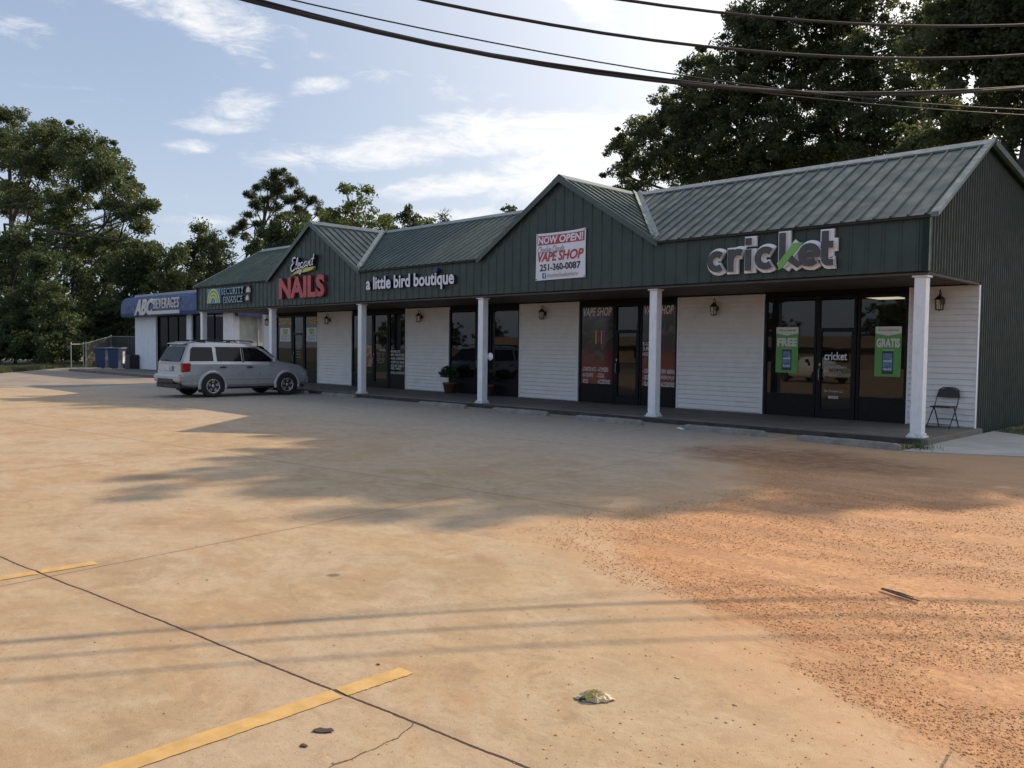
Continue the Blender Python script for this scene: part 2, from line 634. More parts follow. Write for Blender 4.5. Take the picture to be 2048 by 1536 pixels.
pm('silver_paint', (0.35, 0.365, 0.39), 0.30, metal=0.35, var=0.03, scale=1.5, coat=0.7)
pm('silver_trim', (0.40, 0.41, 0.42), 0.38, metal=0.4, var=0.05)
pm('car_glass', (0.006, 0.006, 0.007), 0.06, var=0.1, spec=0.3)
pm('tyre', (0.014, 0.014, 0.014), 0.8, var=0.2)
pm('alloy', (0.55, 0.55, 0.56), 0.3, metal=0.8, var=0.05)
pm('plastic_black', (0.016, 0.016, 0.017), 0.55, var=0.2)
pm('tail_red', (0.30, 0.012, 0.012), 0.15, var=0.15, spec=0.7)
pm('lamp_clear', (0.45, 0.40, 0.36), 0.12, spec=0.8)
pm('plate_white', (0.55, 0.58, 0.62), 0.4)
pm('white_car_paint', (0.70, 0.70, 0.68), 0.3, var=0.03, coat=0.2)
pm('tan_stucco', (0.21, 0.165, 0.12), 0.8, var=0.08, scale=1)
pm('tan_roof', (0.17, 0.13, 0.10), 0.8, var=0.1, scale=1)
glass('shop_glass', (0.30, 0.31, 0.32), through=0.55)
glass('smoked_glass', (0.2, 0.2, 0.2), through=0.4, shine=0.16)  # tint and shine cut to stand in for mirrored dark trees
emit('ceiling_light', (1.0, 0.86, 0.62), 2.6)


def printed_film():
    """shop window print: grey smoke above, deep red below"""
    mt = bpy.data.materials.new('printed_film')
    mt.use_nodes = True
    t = NT(mt.node_tree)
    g = t.n('ShaderNodeNewGeometry')
    s = t.n('ShaderNodeSeparateXYZ')
    t.l(g.outputs['Position'], s.inputs[0])
    smoke = t.noise(g.outputs['Position'], 1.9, 7, 0.6, 1.2)
    up = t.mix(t.smooth(smoke, 0.42, 0.72), (0.020, 0.020, 0.023, 1), (0.11, 0.105, 0.11, 1))
    h = t.m('ADD', s.outputs[2], t.m('MULTIPLY', t.m('SUBTRACT', smoke, 0.5), 1.1))
    col = t.mix(t.smooth(h, 1.25, 1.75), (0.15, 0.022, 0.023, 1), up)
    b = t.n('ShaderNodeBsdfPrincipled')
    t.l(col, b.inputs['Base Color'])
    b.inputs['Roughness'].default_value = 0.12
    o = t.n('ShaderNodeOutputMaterial')
    t.l(b.outputs[0], o.inputs[0])
    MAT['printed_film'] = mt


printed_film()


def leaf_mat(name, c1, c2, c3, trans=0.35, scale=0.8):
    mt = bpy.data.materials.new(name)
    mt.use_nodes = True
    t = NT(mt.node_tree)
    tc = t.n('ShaderNodeTexCoord')
    a = t.noise(tc.outputs['Object'], scale, 3.0, 0.6)
    b_ = t.noise(tc.outputs['Object'], scale * 9, 2.0, 0.6)
    col = t.mix(t.smooth(a, 0.35, 0.65), c1 + (1,), c2 + (1,))
    col = t.mix(t.smooth(b_, 0.52, 0.75, 0, 0.7), col, c3 + (1,))
    d = t.n('ShaderNodeBsdfPrincipled')
    t.l(col, d.inputs['Base Color'])
    d.inputs['Roughness'].default_value = 0.55
    d.inputs['Specular IOR Level'].default_value = 0.35
    tr = t.n('ShaderNodeBsdfTranslucent')
    t.l(t.mix(0.5, col, (0.13, 0.165, 0.04, 1)), tr.inputs[0])
    mx = t.n('ShaderNodeMixShader')
    mx.inputs[0].default_value = trans
    t.l(d.outputs[0], mx.inputs[1])
    t.l(tr.outputs[0], mx.inputs[2])
    o = t.n('ShaderNodeOutputMaterial')
    t.l(mx.outputs[0], o.inputs[0])
    MAT[name] = mt


leaf_mat('leaf_oak', (0.050, 0.074, 0.034), (0.072, 0.100, 0.042), (0.112, 0.136, 0.056), 0.40)
leaf_mat('leaf_backlit', (0.062, 0.076, 0.042), (0.088, 0.104, 0.052), (0.135, 0.145, 0.070), 0.52)  # lightened leaf colour stands in for hazy glare
leaf_mat('leaf_dark', (0.044, 0.068, 0.032), (0.066, 0.096, 0.040), (0.105, 0.135, 0.055), 0.38)
leaf_mat('leaf_bright', (0.055, 0.085, 0.024), (0.085, 0.125, 0.032), (0.13, 0.16, 0.05), 0.4)
leaf_mat('leaf_pine', (0.030, 0.050, 0.022), (0.048, 0.072, 0.028), (0.080, 0.095, 0.035), 0.2)
leaf_mat('leaf_russet', (0.075, 0.060, 0.028), (0.060, 0.075, 0.026), (0.12, 0.09, 0.045), 0.35)

CLAY = [(-16.0, 6.2), (-14.0, 4.9), (-12.48, 3.93), (-12.0, 3.35), (-11.71, 2.79), (-11.34, 2.42), (-10.95, 1.54), (-10.42, 0.54), (-9.77, 0.16), (-9.0, 0.1), (-7.0, 0.0), (-5.6, -0.9), (-4.0, -1.9), (-2.0, -2.4), (0.0, -2.4)]


def lot_material():
    mt = bpy.data.materials.new('lot_concrete')
    mt.use_nodes = True
    t = NT(mt.node_tree)
    g = t.n('ShaderNodeNewGeometry')
    pos = g.outputs['Position']
    s = t.n('ShaderNodeSeparateXYZ')
    t.l(pos, s.inputs[0])
    X, Y = s.outputs[0], s.outputs[1]
    big = t.noise(pos, 0.22, 5, 0.6, 0.5)
    mid = t.noise(pos, 1.1, 6, 0.65, 0.6)
    fine = t.noise(pos, 9.0, 6, 0.7)
    grit = t.noise(pos, 130.0, 3, 0.7)
    col = t.mix(t.smooth(mid, 0.41, 0.60), (0.420, 0.318, 0.205, 1), (0.345, 0.258, 0.165, 1))
    col = t.mix(t.smooth(big, 0.45, 0.62, 0, 0.5), col, (0.395, 0.275, 0.170, 1))
    streaks = t.noise(t.mapping(pos, scale=(0.35, 2.2, 1), rot=(0, 0, R(38))), 1.0, 6, 0.62, 0.5)
    col = t.mix(t.smooth(streaks, 0.50, 0.62, 0, 0.45), col, (0.385, 0.235, 0.125, 1))
    blot = t.noise(pos, 2.6, 5, 0.7, 0.8)
    col = t.mix(t.smooth(blot, 0.51, 0.64, 0, 0.62), col, (0.275, 0.195, 0.125, 1))
    patchy = t.noise(pos, 0.55, 7, 0.72, 1.0)
    col = t.mix(t.smooth(patchy, 0.45, 0.58, 0, 0.7), col, (0.430, 0.355, 0.262, 1))
    pit = t.noise(pos, 34.0, 4, 0.75)
    col = t.mix(t.smooth(pit, 0.45, 0.33, 0, 0.55), col, (0.19, 0.135, 0.085, 1))
    # fine wear: pale grains and dark specks
    col = t.mix(t.smooth(fine, 0.35, 0.7, 0, 0.30), col, (0.29, 0.22, 0.15, 1))
    col = t.mix(t.smooth(grit, 0.56, 0.72, 0, 0.35), col, (0.54, 0.43, 0.30, 1))
    col = t.mix(t.smooth(grit, 0.44, 0.28, 0, 0.45), col, (0.20, 0.155, 0.115, 1))
    mottle = t.noise(t.mapping(pos, scale=(1, 1.5, 1), rot=(0, 0, R(20))), 4.6, 8, 0.75, 0.6)
    col = t.mix(t.smooth(mottle, 0.50, 0.62, 0, 0.38), col, (0.285, 0.205, 0.13, 1))
    col = t.mix(t.smooth(mottle, 0.46, 0.36, 0, 0.34), col, (0.475, 0.40, 0.30, 1))
    # oil drips
    vo = t.n('ShaderNodeTexVoronoi')
    vo.inputs['Scale'].default_value = 1.15
    t.l(pos, vo.inputs['Vector'])
    dd = t.m('ADD', vo.outputs['Distance'], t.m('MULTIPLY', t.m('SUBTRACT', fine, 0.5), 0.06))
    col = t.mix(t.m('MULTIPLY', t.smooth(dd, 0.075, 0.03), t.smooth(mid, 0.58, 0.64)), col, (0.16, 0.12, 0.09, 1))
    col = t.mix(1.0, col, (0.92, 0.90, 0.87, 1), 'MULTIPLY')
    # greyer parking bays beside the walkway
    bay = t.m('MULTIPLY', t.smooth(Y, -9.0, -3.5), t.smooth(X, 1.5, -3.0))
    col = t.mix(t.m('MULTIPLY', bay, 0.75), col, t.mix(t.smooth(mottle, 0.4, 0.6), (0.335, 0.305, 0.27, 1), (0.275, 0.25, 0.22, 1)))
    # clay tracked in from the right
    mr = t.n('ShaderNodeMapRange')
    t.l(Y, mr.inputs[0])
    mr.inputs[1].default_value, mr.inputs[2].default_value = -16.0, 0.0
    fc = t.n('ShaderNodeFloatCurve')
    cv = fc.mapping.curves[0]
    pts = [((y + 16) / 16, (x + 4) / 12) for y, x in CLAY]
    cv.points[0].location = pts[0]
    cv.points[1].location = pts[-1]
    for p in pts[1:-1]:
        cv.points.new(*p)
    for p in cv.points:
        p.handle_type = 'VECTOR'
    fc.mapping.update()
    t.l(mr.outputs[0], fc.inputs[1])
    xb = t.m('MULTIPLY_ADD', fc.outputs[0], 12.0, -4.0)
    n_a = t.noise(pos, 0.9, 6, 0.65, 0.8)
    n_b = t.noise(pos, 5.0, 6, 0.7)
    ins = t.m('ADD', t.m('SUBTRACT', t.m('SUBTRACT', X, 0.35), xb), t.m('MULTIPLY', t.m('SUBTRACT', n_a, 0.5), 1.9))
    ins = t.m('ADD', ins, t.m('MULTIPLY', t.m('SUBTRACT', n_b, 0.5), 0.9))
    wash = t.smooth(ins, -1.8, 0.8, 0, 0.60)
    clay = t.smooth(ins, -0.10, 0.45)
    track = t.noise(t.mapping(pos, scale=(0.5, 2.4, 1), rot=(0, 0, R(28))), 1.0, 6, 0.65, 0.6)
    cc1 = t.mix(t.smooth(track, 0.40, 0.58), (0.455, 0.240, 0.115, 1), (0.30, 0.132, 0.056, 1))
    cc1 = t.mix(t.smooth(n_b, 0.45, 0.75, 0, 0.6), cc1, (0.55, 0.34, 0.18, 1))
    n_c = t.noise(pos, 22.0, 5, 0.75)
    cc1 = t.mix(t.smooth(n_c, 0.47, 0.60, 0, 0.65), cc1, (0.20, 0.082, 0.032, 1))
    cc1 = t.mix(t.smooth(n_c, 0.42, 0.30, 0, 0.5), cc1, (0.62, 0.40, 0.22, 1))
    col = t.mix(wash, col, (0.47, 0.29, 0.16, 1))
    fade = t.smooth(Y, -2.2, -6.5)
    col = t.mix(t.m('MULTIPLY', t.m('MULTIPLY', clay, t.smooth(track, 0.72, 0.48, 0.25, 0.9)), t.m('MULTIPLY_ADD', fade, 0.65, 0.25)), col, cc1)
    # a darker brown patch of the same clay in front of the last bays
    ex = t.m('MULTIPLY', t.m('ADD', X, 0.6), 0.42)
    ey = t.m('MULTIPLY', t.m('ADD', Y, 3.6), 0.62)
    pr = t.m('ADD', t.m('MULTIPLY_ADD', ex, ex, t.m('MULTIPLY', ey, ey)), t.m('MULTIPLY', t.m('SUBTRACT', n_a, 0.5), 1.8))
    col = t.mix(t.m('MULTIPLY', t.smooth(pr, 1.0, 0.1, 0, 0.85), t.smooth(n_b, 0.34, 0.6, .45, 1)), col, (0.155, 0.072, 0.036, 1))
    # saw-cut joints, turned about 7 degrees from the building
    wob = t.m('MULTIPLY', t.m('SUBTRACT', t.noise(pos, 1.7, 5, 0.7), 0.5), 0.05)
    U = t.m('ADD', t.m('MULTIPLY_ADD', X, 0.993, t.m('MULTIPLY', Y, 0.118)), wob)
    V = t.m('ADD', t.m('MULTIPLY_ADD', Y, 0.993, t.m('MULTIPLY', X, -0.118)), wob)

    def joint(c, off, step):
        f = t.m('FRACT', t.m('MULTIPLY_ADD', c, 1 / step, -off / step + 100.5))
        return t.m('MULTIPLY', t.m('ABSOLUTE', t.m('SUBTRACT', f, 0.5)), step)
    jv = joint(V, -13.69, 4.67)
    ju = joint(U, -2.78, 5.46)
    nearj = t.smooth(V, -9.0, -12.2, 0.5, 1.0)
    jm = t.m('MAXIMUM', t.m('MULTIPLY', t.smooth(jv, 0.0105, 0.004), nearj), t.m('MULTIPLY', t.smooth(ju, 0.009, 0.003), t.m('MULTIPLY', nearj, 0.75)))
    halo = t.m('MAXIMUM', t.smooth(jv, 0.09, 0.0, 0, .28), t.smooth(ju, 0.07, 0.0, 0, .18))
    col = t.mix(halo, col, (0.27, 0.185, 0.12, 1))
    col = t.mix(t.m('MULTIPLY', jm, t.m('MULTIPLY_ADD', clay, -1.0, 1.0)), col, (0.045, 0.032, 0.025, 1))
    b = t.n('ShaderNodeBsdfPrincipled')
    t.l(col, b.inputs['Base Color'])
    b.inputs['Roughness'].default_value = 0.82
    b.inputs['Specular IOR Level'].default_value = 0.35
    bp = t.n('ShaderNodeBump')
    bp.inputs['Strength'].default_value = 0.55
    bp.inputs['Distance'].default_value = 0.012
    hh = t.m('ADD', t.m('MULTIPLY', grit, 0.35), t.m('MULTIPLY', fine, 0.5))
    hh = t.m('ADD', hh, t.m('MULTIPLY', t.m('MULTIPLY', clay, t.m('ADD', n_b, n_c)), 0.9))
    hh = t.m('SUBTRACT', hh, t.m('MULTIPLY', t.m('MULTIPLY', jm, t.m('SUBTRACT', 1.0, clay)), 1.2))
    t.l(hh, bp.inputs['Height'])
    t.l(bp.outputs[0], b.inputs['Normal'])
    o = t.n('ShaderNodeOutputMaterial')
    t.l(b.outputs[0], o.inputs[0])
    MAT['lot_concrete'] = mt


lot_material()


def structure(o):
    return tag(o, kind='structure')


# ------------------------------------------------------------------ the setting
structure(MB().poly([(-900, -900, -0.06), (900, -900, -0.06), (900, 900, -0.06), (-900, 900, -0.06)]).build('ground', MAT['soil']))
structure(MB().poly([(x, y, -0.012) for x, y in [(-28, -70), (-28, 6), (-58.5, 6), (-56.6, 3.1), (-46, -3.3), (-41, -12), (-41, -70)]]).build('asphalt_lot', MAT['asphalt']))
structure(MB().poly([(x, y, 0.0) for x, y in [(-28.9, -70), (60, -70), (60, 0.06), (-30.6, 0.06), (-30.3, -1.5), (-28.9, -4.1), (-28.2, -6.2), (-28.9, -7.5)]]).build('parking_lot', MAT['lot_concrete']))
# walkway under the porch, with a dark strip along its front face
wk = MB()
wk.cbox(-29.35, 0.14, -0.07, 3.2, -0.10, 0.12, 0.015)
structure(wk.build('walkway', MAT['walk_concrete']))
structure(MB().box(-29.36, .02, -.078, -.0715, -.02, .104).build('kerb', MAT['kerb_dark']))  # strip colour carries mostly shade, with some dirt
structure(MB().prism([(0.145, -1.35), (3.6, 0.35), (3.6, 2.2), (0.85, 3.4), (0.145, 3.95)], 'z', -0.05, 0.018).build('side_path', MAT['path_concrete']))
structure(MB().box(-49.0, -35.2, 1.0, 6.0, -0.05, 0.11).build('shop_apron', MAT['walk_concrete']))
# painted bay lines
ln = MB()
def worn_bar(x0, x1, y0, y1):
    # a hand-sprayed bar: slightly ragged edges
    n = 40
    L_ = [(x0 + rnd.uniform(-.004, .004), lerp_(y0, y1, i / n)) for i in range(n + 1)]
    R_ = [(x1 + rnd.uniform(-.004, .004), lerp_(y0, y1, i / n) + (rnd.uniform(-.01, .01) if i == n else 0)) for i in range(n + 1)]
    for i in range(n):
        ln.quad((*L_[i], .004), (*R_[i], .004), (*R_[i + 1], .004), (*L_[i + 1], .004))


def lerp_(a, b, k):
    return a + (b - a) * k


worn_bar(1.868, 1.978, -15.2, -13.572)
worn_bar(1.868, 1.978, -13.552, -13.165)
worn_bar(-1.370, -1.260, -15.2, -13.953)
worn_bar(-1.370, -1.260, -13.934, -13.555)
ck = MB()
CR = [(2.405, -13.50), (2.43, -13.53), (2.452, -13.60), (2.475, -13.64), (2.47, -13.70), (2.485, -13.76), (2.478, -13.82), (2.49, -13.88), (2.478, -13.95), (2.50, -14.05), (2.49, -14.3)]
for (ax, ay), (bx0, by0) in zip(CR[:-1], CR[1:]):
    for q in range(4):
        ax1, ay1, bx1, by1 = lerp_(ax, bx0, q / 4), lerp_(ay, by0, q / 4), lerp_(ax, bx0, (q + 1) / 4), lerp_(ay, by0, (q + 1) / 4)
        w1, w2 = rnd.uniform(.0012, .0035), rnd.uniform(.0012, .0035)
        ck.quad((ax1 - w1, ay1, .0035), (bx1 - w2, by1, .0035), (bx1 + w2, by1, .0035), (ax1 + w1, ay1, .0035))
structure(ck.build('slab_crack', pm('crack_dark', (0.07, 0.05, 0.035), .95, var=.3)))
ln.quad((-4.6, -15.2, .004), (-4.47, -15.2, .004), (-4.47, -13.56, .004), (-4.6, -13.55, .004))
structure(ln.build('bay_marking', MAT['paint_yellow']))
fl = MB()
for x in (-7.95, -5.0, -2.15, -10.9):
    fl.quad((x - .05, -2.6, .004), (x + .05, -2.6, .004), (x + .05, -0.5, .004), (x - .05, -0.5, .004))
structure(fl.build('faded_marking', pm('paint_faded', (0.40, 0.33, 0.20), 0.85, var=0.2, scale=9)))
bl = MB()
for i in range(6):
    x = -18.6 + i * 0.95
    bl.quad((x, -2.6, .004), (x + .11, -2.6, .004), (x + .95, -1.1, .004), (x + .84, -1.1, .004))
structure(bl.build('access_marking', MAT['paint_blue']))

# ------------------------------------------------------------------ the strip of shops
S = 5.7596
XL, XR = -29.15, 0.05
EAVE, RIDGE, YR = 4.15, 5.95, 3.05
YE = -0.20                      # eave edge
SM = (RIDGE - EAVE) / (YR + 0.10)
GX = [-8.64, -20.16]            # gable ridge lines
GH = S / 2
SG = (RIDGE - EAVE) / GH
YB = 13.0                       # back of the building
SB = 0.15
WALL = 3.03


def zmain(y):
    return EAVE + (y + 0.10) * SM


def gdx(x):
    return min(abs(x - g) for g in GX)


def yvalley(x):
    """where the main slope meets a gable's slope, or the eave away from the gables"""
    d = gdx(x)
    if d >= GH:
        return YE
    return max(YE, (RIDGE - d * SG - EAVE) / SM - 0.10)


mall = thing('strip_mall', 'long green metal shop building with two front gables and a white columned porch', 'building', (0, 0, 0))
TK = 0.05
# main front slope, cut along the valleys
rf = MB()
xs = sorted(set([XL - 0.05, XR + 0.17] + [g + s * GH for g in GX for s in (-1, 1)] + [g for g in GX]))
for a, b in zip(xs[:-1], xs[1:]):
    n = 14 if gdx((a + b) / 2) < GH else 1
    for i in range(n):
        p, q = a + (b - a) * i / n, a + (b - a) * (i + 1) / n
        yp, yq = yvalley(p + 1e-6), yvalley(q - 1e-6)
        rf.quad((p, yp, zmain(yp)), (q, yq, zmain(yq)), (q, YR, RIDGE), (p, YR, RIDGE))
# ribs of the sheet
x = XL + 0.02
while x < XR + 0.12:
    y0 = yvalley(x) + (0.02 if gdx(x) < GH else 0)
    if YR - y0 > 0.15:
        rf.add([(x - .028, y0, zmain(y0) + .002), (x + .028, y0, zmain(y0) + .002), (x + .012, y0, zmain(y0) + .036), (x - .012, y0, zmain(y0) + .036),
                (x - .028, YR, RIDGE + .002), (x + .028, YR, RIDGE + .002), (x + .012, YR, RIDGE + .036), (x - .012, YR, RIDGE + .036)],
               [(0, 1, 2, 3), (1, 5, 6, 2), (2, 6, 7, 3), (3, 7, 4, 0)])
    x += 0.3005
# rear slope
rf.quad((XL - .05, YR, RIDGE), (XR + .17, YR, RIDGE), (XR + .17, YB, RIDGE - SB * (YB - YR)), (XL - .05, YB, RIDGE - SB * (YB - YR)))
roof = rf.build('roof', MAT['roof_green'], mall)
# gable slopes
YG = -0.16
for g in GX:
    gr = MB()
    for s in (-1, 1):
        n = 14
        for i in range(n):
            d0, d1 = (GH + 0.06) * i / n, (GH + 0.06) * (i + 1) / n
            pts = []
            for d in (d0, d1):
                yv = max(YG, (RIDGE - d * SG - EAVE) / SM - 0.10)
                pts.append(((g + s * d, YG, RIDGE - d * SG + 0.004), (g + s * d, yv, RIDGE - d * SG + 0.004)))
            q = (pts[0][0], pts[0][1], pts[1][1], pts[1][0])
            gr.quad(*(q if s < 0 else q[::-1]))
        y = YG + 0.16
        while y < YR - 0.15:
            dv = GH - (y + 0.10) / (YR + 0.10) * GH      # the rib runs from the ridge down to the valley
            dv = min(dv, GH + .03)
            z0, z1 = RIDGE, RIDGE - dv * SG
            x0, x1 = g, g + s * dv
            vs = []
            for (xx, zz) in ((x0, z0), (x1, z1)):
                vs += [(xx, y - .028, zz + .006), (xx, y + .028, zz + .006), (xx, y + .012, zz + .042), (xx, y - .012, zz + .042)]
            gr.add(vs, [(0, 1, 2, 3), (1, 5, 6, 2), (2, 6, 7, 3), (3, 7, 4, 0), (4, 7, 6, 5)])
            y += 0.3005
    gr.build('gable_roof', MAT['roof_green'], mall)
# ridge caps
rc = MB()


def cap(p0, p1, w, drop_a, drop_b, nx, ny, up=0.045):
    """bent cap along a ridge p0-p1; (nx,ny) is the horizontal normal"""
    for sgn, dr in ((1, drop_a), (-1, drop_b)):
        a = (p0[0], p0[1], p0[2] + up)
        b = (p1[0], p1[1], p1[2] + up)
        a2 = (a[0] + sgn * nx * w, a[1] + sgn * ny * w, a[2] - dr * w)
        b2 = (b[0] + sgn * nx * w, b[1] + sgn * ny * w, b[2] - dr * w)
        q = (a, b, b2, a2)
        rc.quad(*q)
        rc.quad(*[(p[0], p[1], p[2] - 0.012) for p in q[::-1]])
        rc.quad(a2, b2, (b2[0], b2[1], b2[2] - .035), (a2[0], a2[1], a2[2] - .035))


cap((XL - .07, YR, RIDGE), (XR + .19, YR, RIDGE), 0.24, SB, SM, 0, 1)
for g in GX:
    cap((g, YG - .02, RIDGE + .006), (g, YR - .12, RIDGE + .006), 0.22, SG, SG, 1, 0)
rc.build('ridge_cap', MAT['flashing'], roof)
# valley flashing
for g in GX:
    for s in (-1, 1):
        vf = MB()
        for sd_ in (-1, 1):
            off = 0.09 * sd_
            a = Vector((g + s * GH, -0.10, EAVE + .02))
            b = Vector((g + s * 0.10, YR - .10, RIDGE + .02))
            if sd_ < 0:      # towards the gable slope (same x side, lower y)
                da = Vector((-s * 0.13, 0, 0.13 * SG))
            else:
                da = Vector((0, 0.15, 0.15 * SM))
            lift = Vector((0, 0, 0.022))
            vf.quad(a + lift * 0, b + lift * 0, b + da + lift, a + da + lift)
        vf.build('valley_flashing', MAT['flashing'], roof)
# front fascia wall with its gables
YF = -0.06
ZB = 3.12
fw = MB()
outl = [(XL, ZB), (XR, ZB), (XR, EAVE - .02)]
for g in GX:
    outl += [(g + GH, EAVE - .02), (g, RIDGE - .03), (g - GH, EAVE - .02)]
outl += [(XL, EAVE - .02)]
fw.prism(outl, 'y', YF, YF + 0.08)
x = XL + 0.16
while x < XR - 0.05:
    d = gdx(x)
    zt = EAVE - 0.03 if d >= GH - .02 else RIDGE - d * SG - 0.13
    fw.add([(x - .030, YF - .002, ZB + .005), (x - .014, YF - .020, ZB + .005), (x + .014, YF - .020, ZB + .005), (x + .030, YF - .002, ZB + .005),
            (x - .030, YF - .002, zt), (x - .014, YF - .020, zt), (x + .014, YF - .020, zt), (x + .030, YF - .002, zt)],
           [(0, 1, 5, 4), (1, 2, 6, 5), (2, 3, 7, 6), (4, 5, 6, 7), (3, 2, 1, 0)])
    x += 0.3005
fascia = fw.build('fascia_wall', MAT['facade_green'], mall)
# corner trims, eave trim under the sheet, rake boards
for x0 in (XL - .012, XR - .1125):
    MB().box(x0, x0 + .112, YF - .034, YF - .003, ZB - .01, EAVE - .03).build('corner_trim', MAT['corner_matte'], fascia)
for g in GX:
    tr = MB()
    for s in (-1, 1):
        px = [(g, RIDGE + .030), (g + s * (GH + .10), RIDGE - (GH + .10) * SG + .030), (g + s * (GH + .10), RIDGE - (GH + .10) * SG - .12), (g, RIDGE - .14)]
        tr.prism(px if s > 0 else px[::-1], 'y', YG - .03, YG + .0)
    tr.build('rake_board', MAT['trim_green'], fascia)
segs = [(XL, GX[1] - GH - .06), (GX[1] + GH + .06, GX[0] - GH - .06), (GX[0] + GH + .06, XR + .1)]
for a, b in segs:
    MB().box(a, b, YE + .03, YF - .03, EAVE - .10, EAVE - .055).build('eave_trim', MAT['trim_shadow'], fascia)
# pale end rake trims of the main roof
for x0, x1 in ((XL - .09, XL - .0), (XR + .06, XR + .19)):
    z0 = zmain(YE)
    er = MB()
    er.prism([(YE - .01, z0 + .035), (YR - .02, RIDGE + .040), (YR - .02, RIDGE - .02), (YE - .01, z0 - .05)], 'x', x0, x1)
    er.prism([(YR + .02, RIDGE + .035), (YB, RIDGE - SB * (YB - YR) + .03), (YB, RIDGE - SB * (YB - YR) - .12), (YR + .02, RIDGE - .10)], 'x', x0 + .05, x1)
    er.build('end_trim', MAT['flashing'], roof)
# soffit with a weathered edge board
sf = MB()
sf.box(XL + .02, XR - .02, YF + .082, WALL, 3.085, 3.115)
sf.box(XL, XR, YF - .02, YF + .12, 3.05, 3.083)
sf.box(XR - .13, XR - .001, YF + .122, WALL - .02, 3.05, 3.083)
sf.build('soffit', MAT['soffit_brown'], mall)
# end walls with fine ribs
ew = MB()
prof = [(YF + .09, ZB), (WALL + .06, ZB), (WALL + .06, -.04), (YB - .1, -.04), (YB - .1, RIDGE - SB * (YB - YR) - .1), (YR, RIDGE - .06), (YF + .09, zmain(YF + .09) - .06)]
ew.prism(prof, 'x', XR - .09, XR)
y = YF + .2
while y < YB - .15:
    zt = (zmain(y) if y < YR else RIDGE - SB * (y - YR)) - .13
    zb = ZB + .01 if y < WALL + .12 else -.03
    ew.add([(XR + .001, y - .028, zb), (XR + .022, y - .012, zb), (XR + .022, y + .012, zb), (XR + .001, y + .028, zb),
            (XR + .001, y - .028, zt), (XR + .022, y - .012, zt), (XR + .022, y + .012, zt), (XR + .001, y + .028, zt)],
           [(0, 1, 5, 4), (1, 2, 6, 5), (2, 3, 7, 6), (4, 5, 6, 7), (3, 2, 1, 0)])
    y += 0.152
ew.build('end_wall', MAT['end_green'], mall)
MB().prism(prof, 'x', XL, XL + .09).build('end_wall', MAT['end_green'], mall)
bw = MB()
bw.box(XL + .1, XR - .1, YB - .3, YB - .12, -.04, RIDGE - SB * (YB - YR) - .12)
bw.build('rear_wall', MAT['end_green'], mall)
# dim shop interiors
it = MB()
it.box(XL + .1, XR - .1, 9.0, 9.1, 0.1, 3.05)
it.quad((XL + .1, WALL + .15, .13), (XR - .1, WALL + .15, .13), (XR - .1, 9, .13), (XL + .1, 9, .13))
it.quad((XL + .1, WALL + .15, 3.04), (XL + .1, 9, 3.04), (XR - .1, 9, 3.04), (XR - .1, WALL + .15, 3.04))
for k in range(1, 5):
    it.box(-5.8 * k + 0.95, -5.8 * k + 1.02, WALL + .15, 9, .13, 3.04)
interior = it.build('shop_interior', MAT['interior_dark'], mall)
MB().box(-3.0, -2.4, 4.6, 5.8, 3.0, 3.03).build('ceiling_lamp', MAT['ceiling_light'], interior)
hd = MB()
hd.box(XL + .3, XR - .09, WALL + .01, WALL + .12, 2.95, 3.08)
hd.build('header', MAT['black_board'], mall)

# white lap-siding panels between the shop fronts
PANX = [(-1.28, 0.03), (-7.13, -4.72), (-12.97, -10.62), (-18.75, -16.42), (-24.62, -22.24), (XL + .02, -28.02)]


def siding_panel(x0, x1):
    mb = MB()
    zb, zt, e = 0.13, 3.06 if x1 > 0 else 3.05, 0.122
    yb = WALL - 0.01
    z = zb
    while z < zt - .01:
        z2 = min(z + e, zt)
        zg = z + .020
        mb.quad((x0, yb - .040, zg), (x1, yb - .040, zg), (x1, yb - .014, z2), (x0, yb - .014, z2))
        mb.quad((x0, yb - .001, zg), (x1, yb - .001, zg), (x1, yb - .040, zg), (x0, yb - .040, zg))
        mb.quad((x0, yb - .014, z), (x1, yb - .014, z), (x1, yb - .001, z), (x0, yb - .001, z))
        z = z2
    mb.box(x0, x1, yb, WALL + .09, zb - .01, zt)
    mb.box(x0 - .035, x0, yb - .048, WALL + .05, zb - .01, zt, 1)
    mb.box(x1, x1 + (.035 if x1 < 0 else .018), yb - .038, WALL + .05, zb - .01, zt, 1)
    return mb.build('siding_panel', [MAT['white_vinyl'], MAT['white_trim']], mall)


for a, b in PANX:
    siding_panel(a, b)


# porch columns
def column(xr):
    mb = MB()
    mb.cbox(xr - .20, xr, 0.0, .20, .20, 3.011, 0.006)
    c = mb.build('column', MAT['column_white'], mall)
    b = MB()
    b.cbox(xr - .25, xr + .05, -.05, .25, .121, .155, 0.006)
    b.cbox(xr - .225, xr + .025, -.025, .225, .155, .20, 0.008)
    b.build('column_base', MAT['column_foot'], c)
    k = MB()
    k.cbox(xr - .235, xr + .035, -.035, .235, 3.012, 3.048, 0.006)
    k.build('column_cap', MAT['column_white'], c)


for k in range(6):
    column(-S * k)


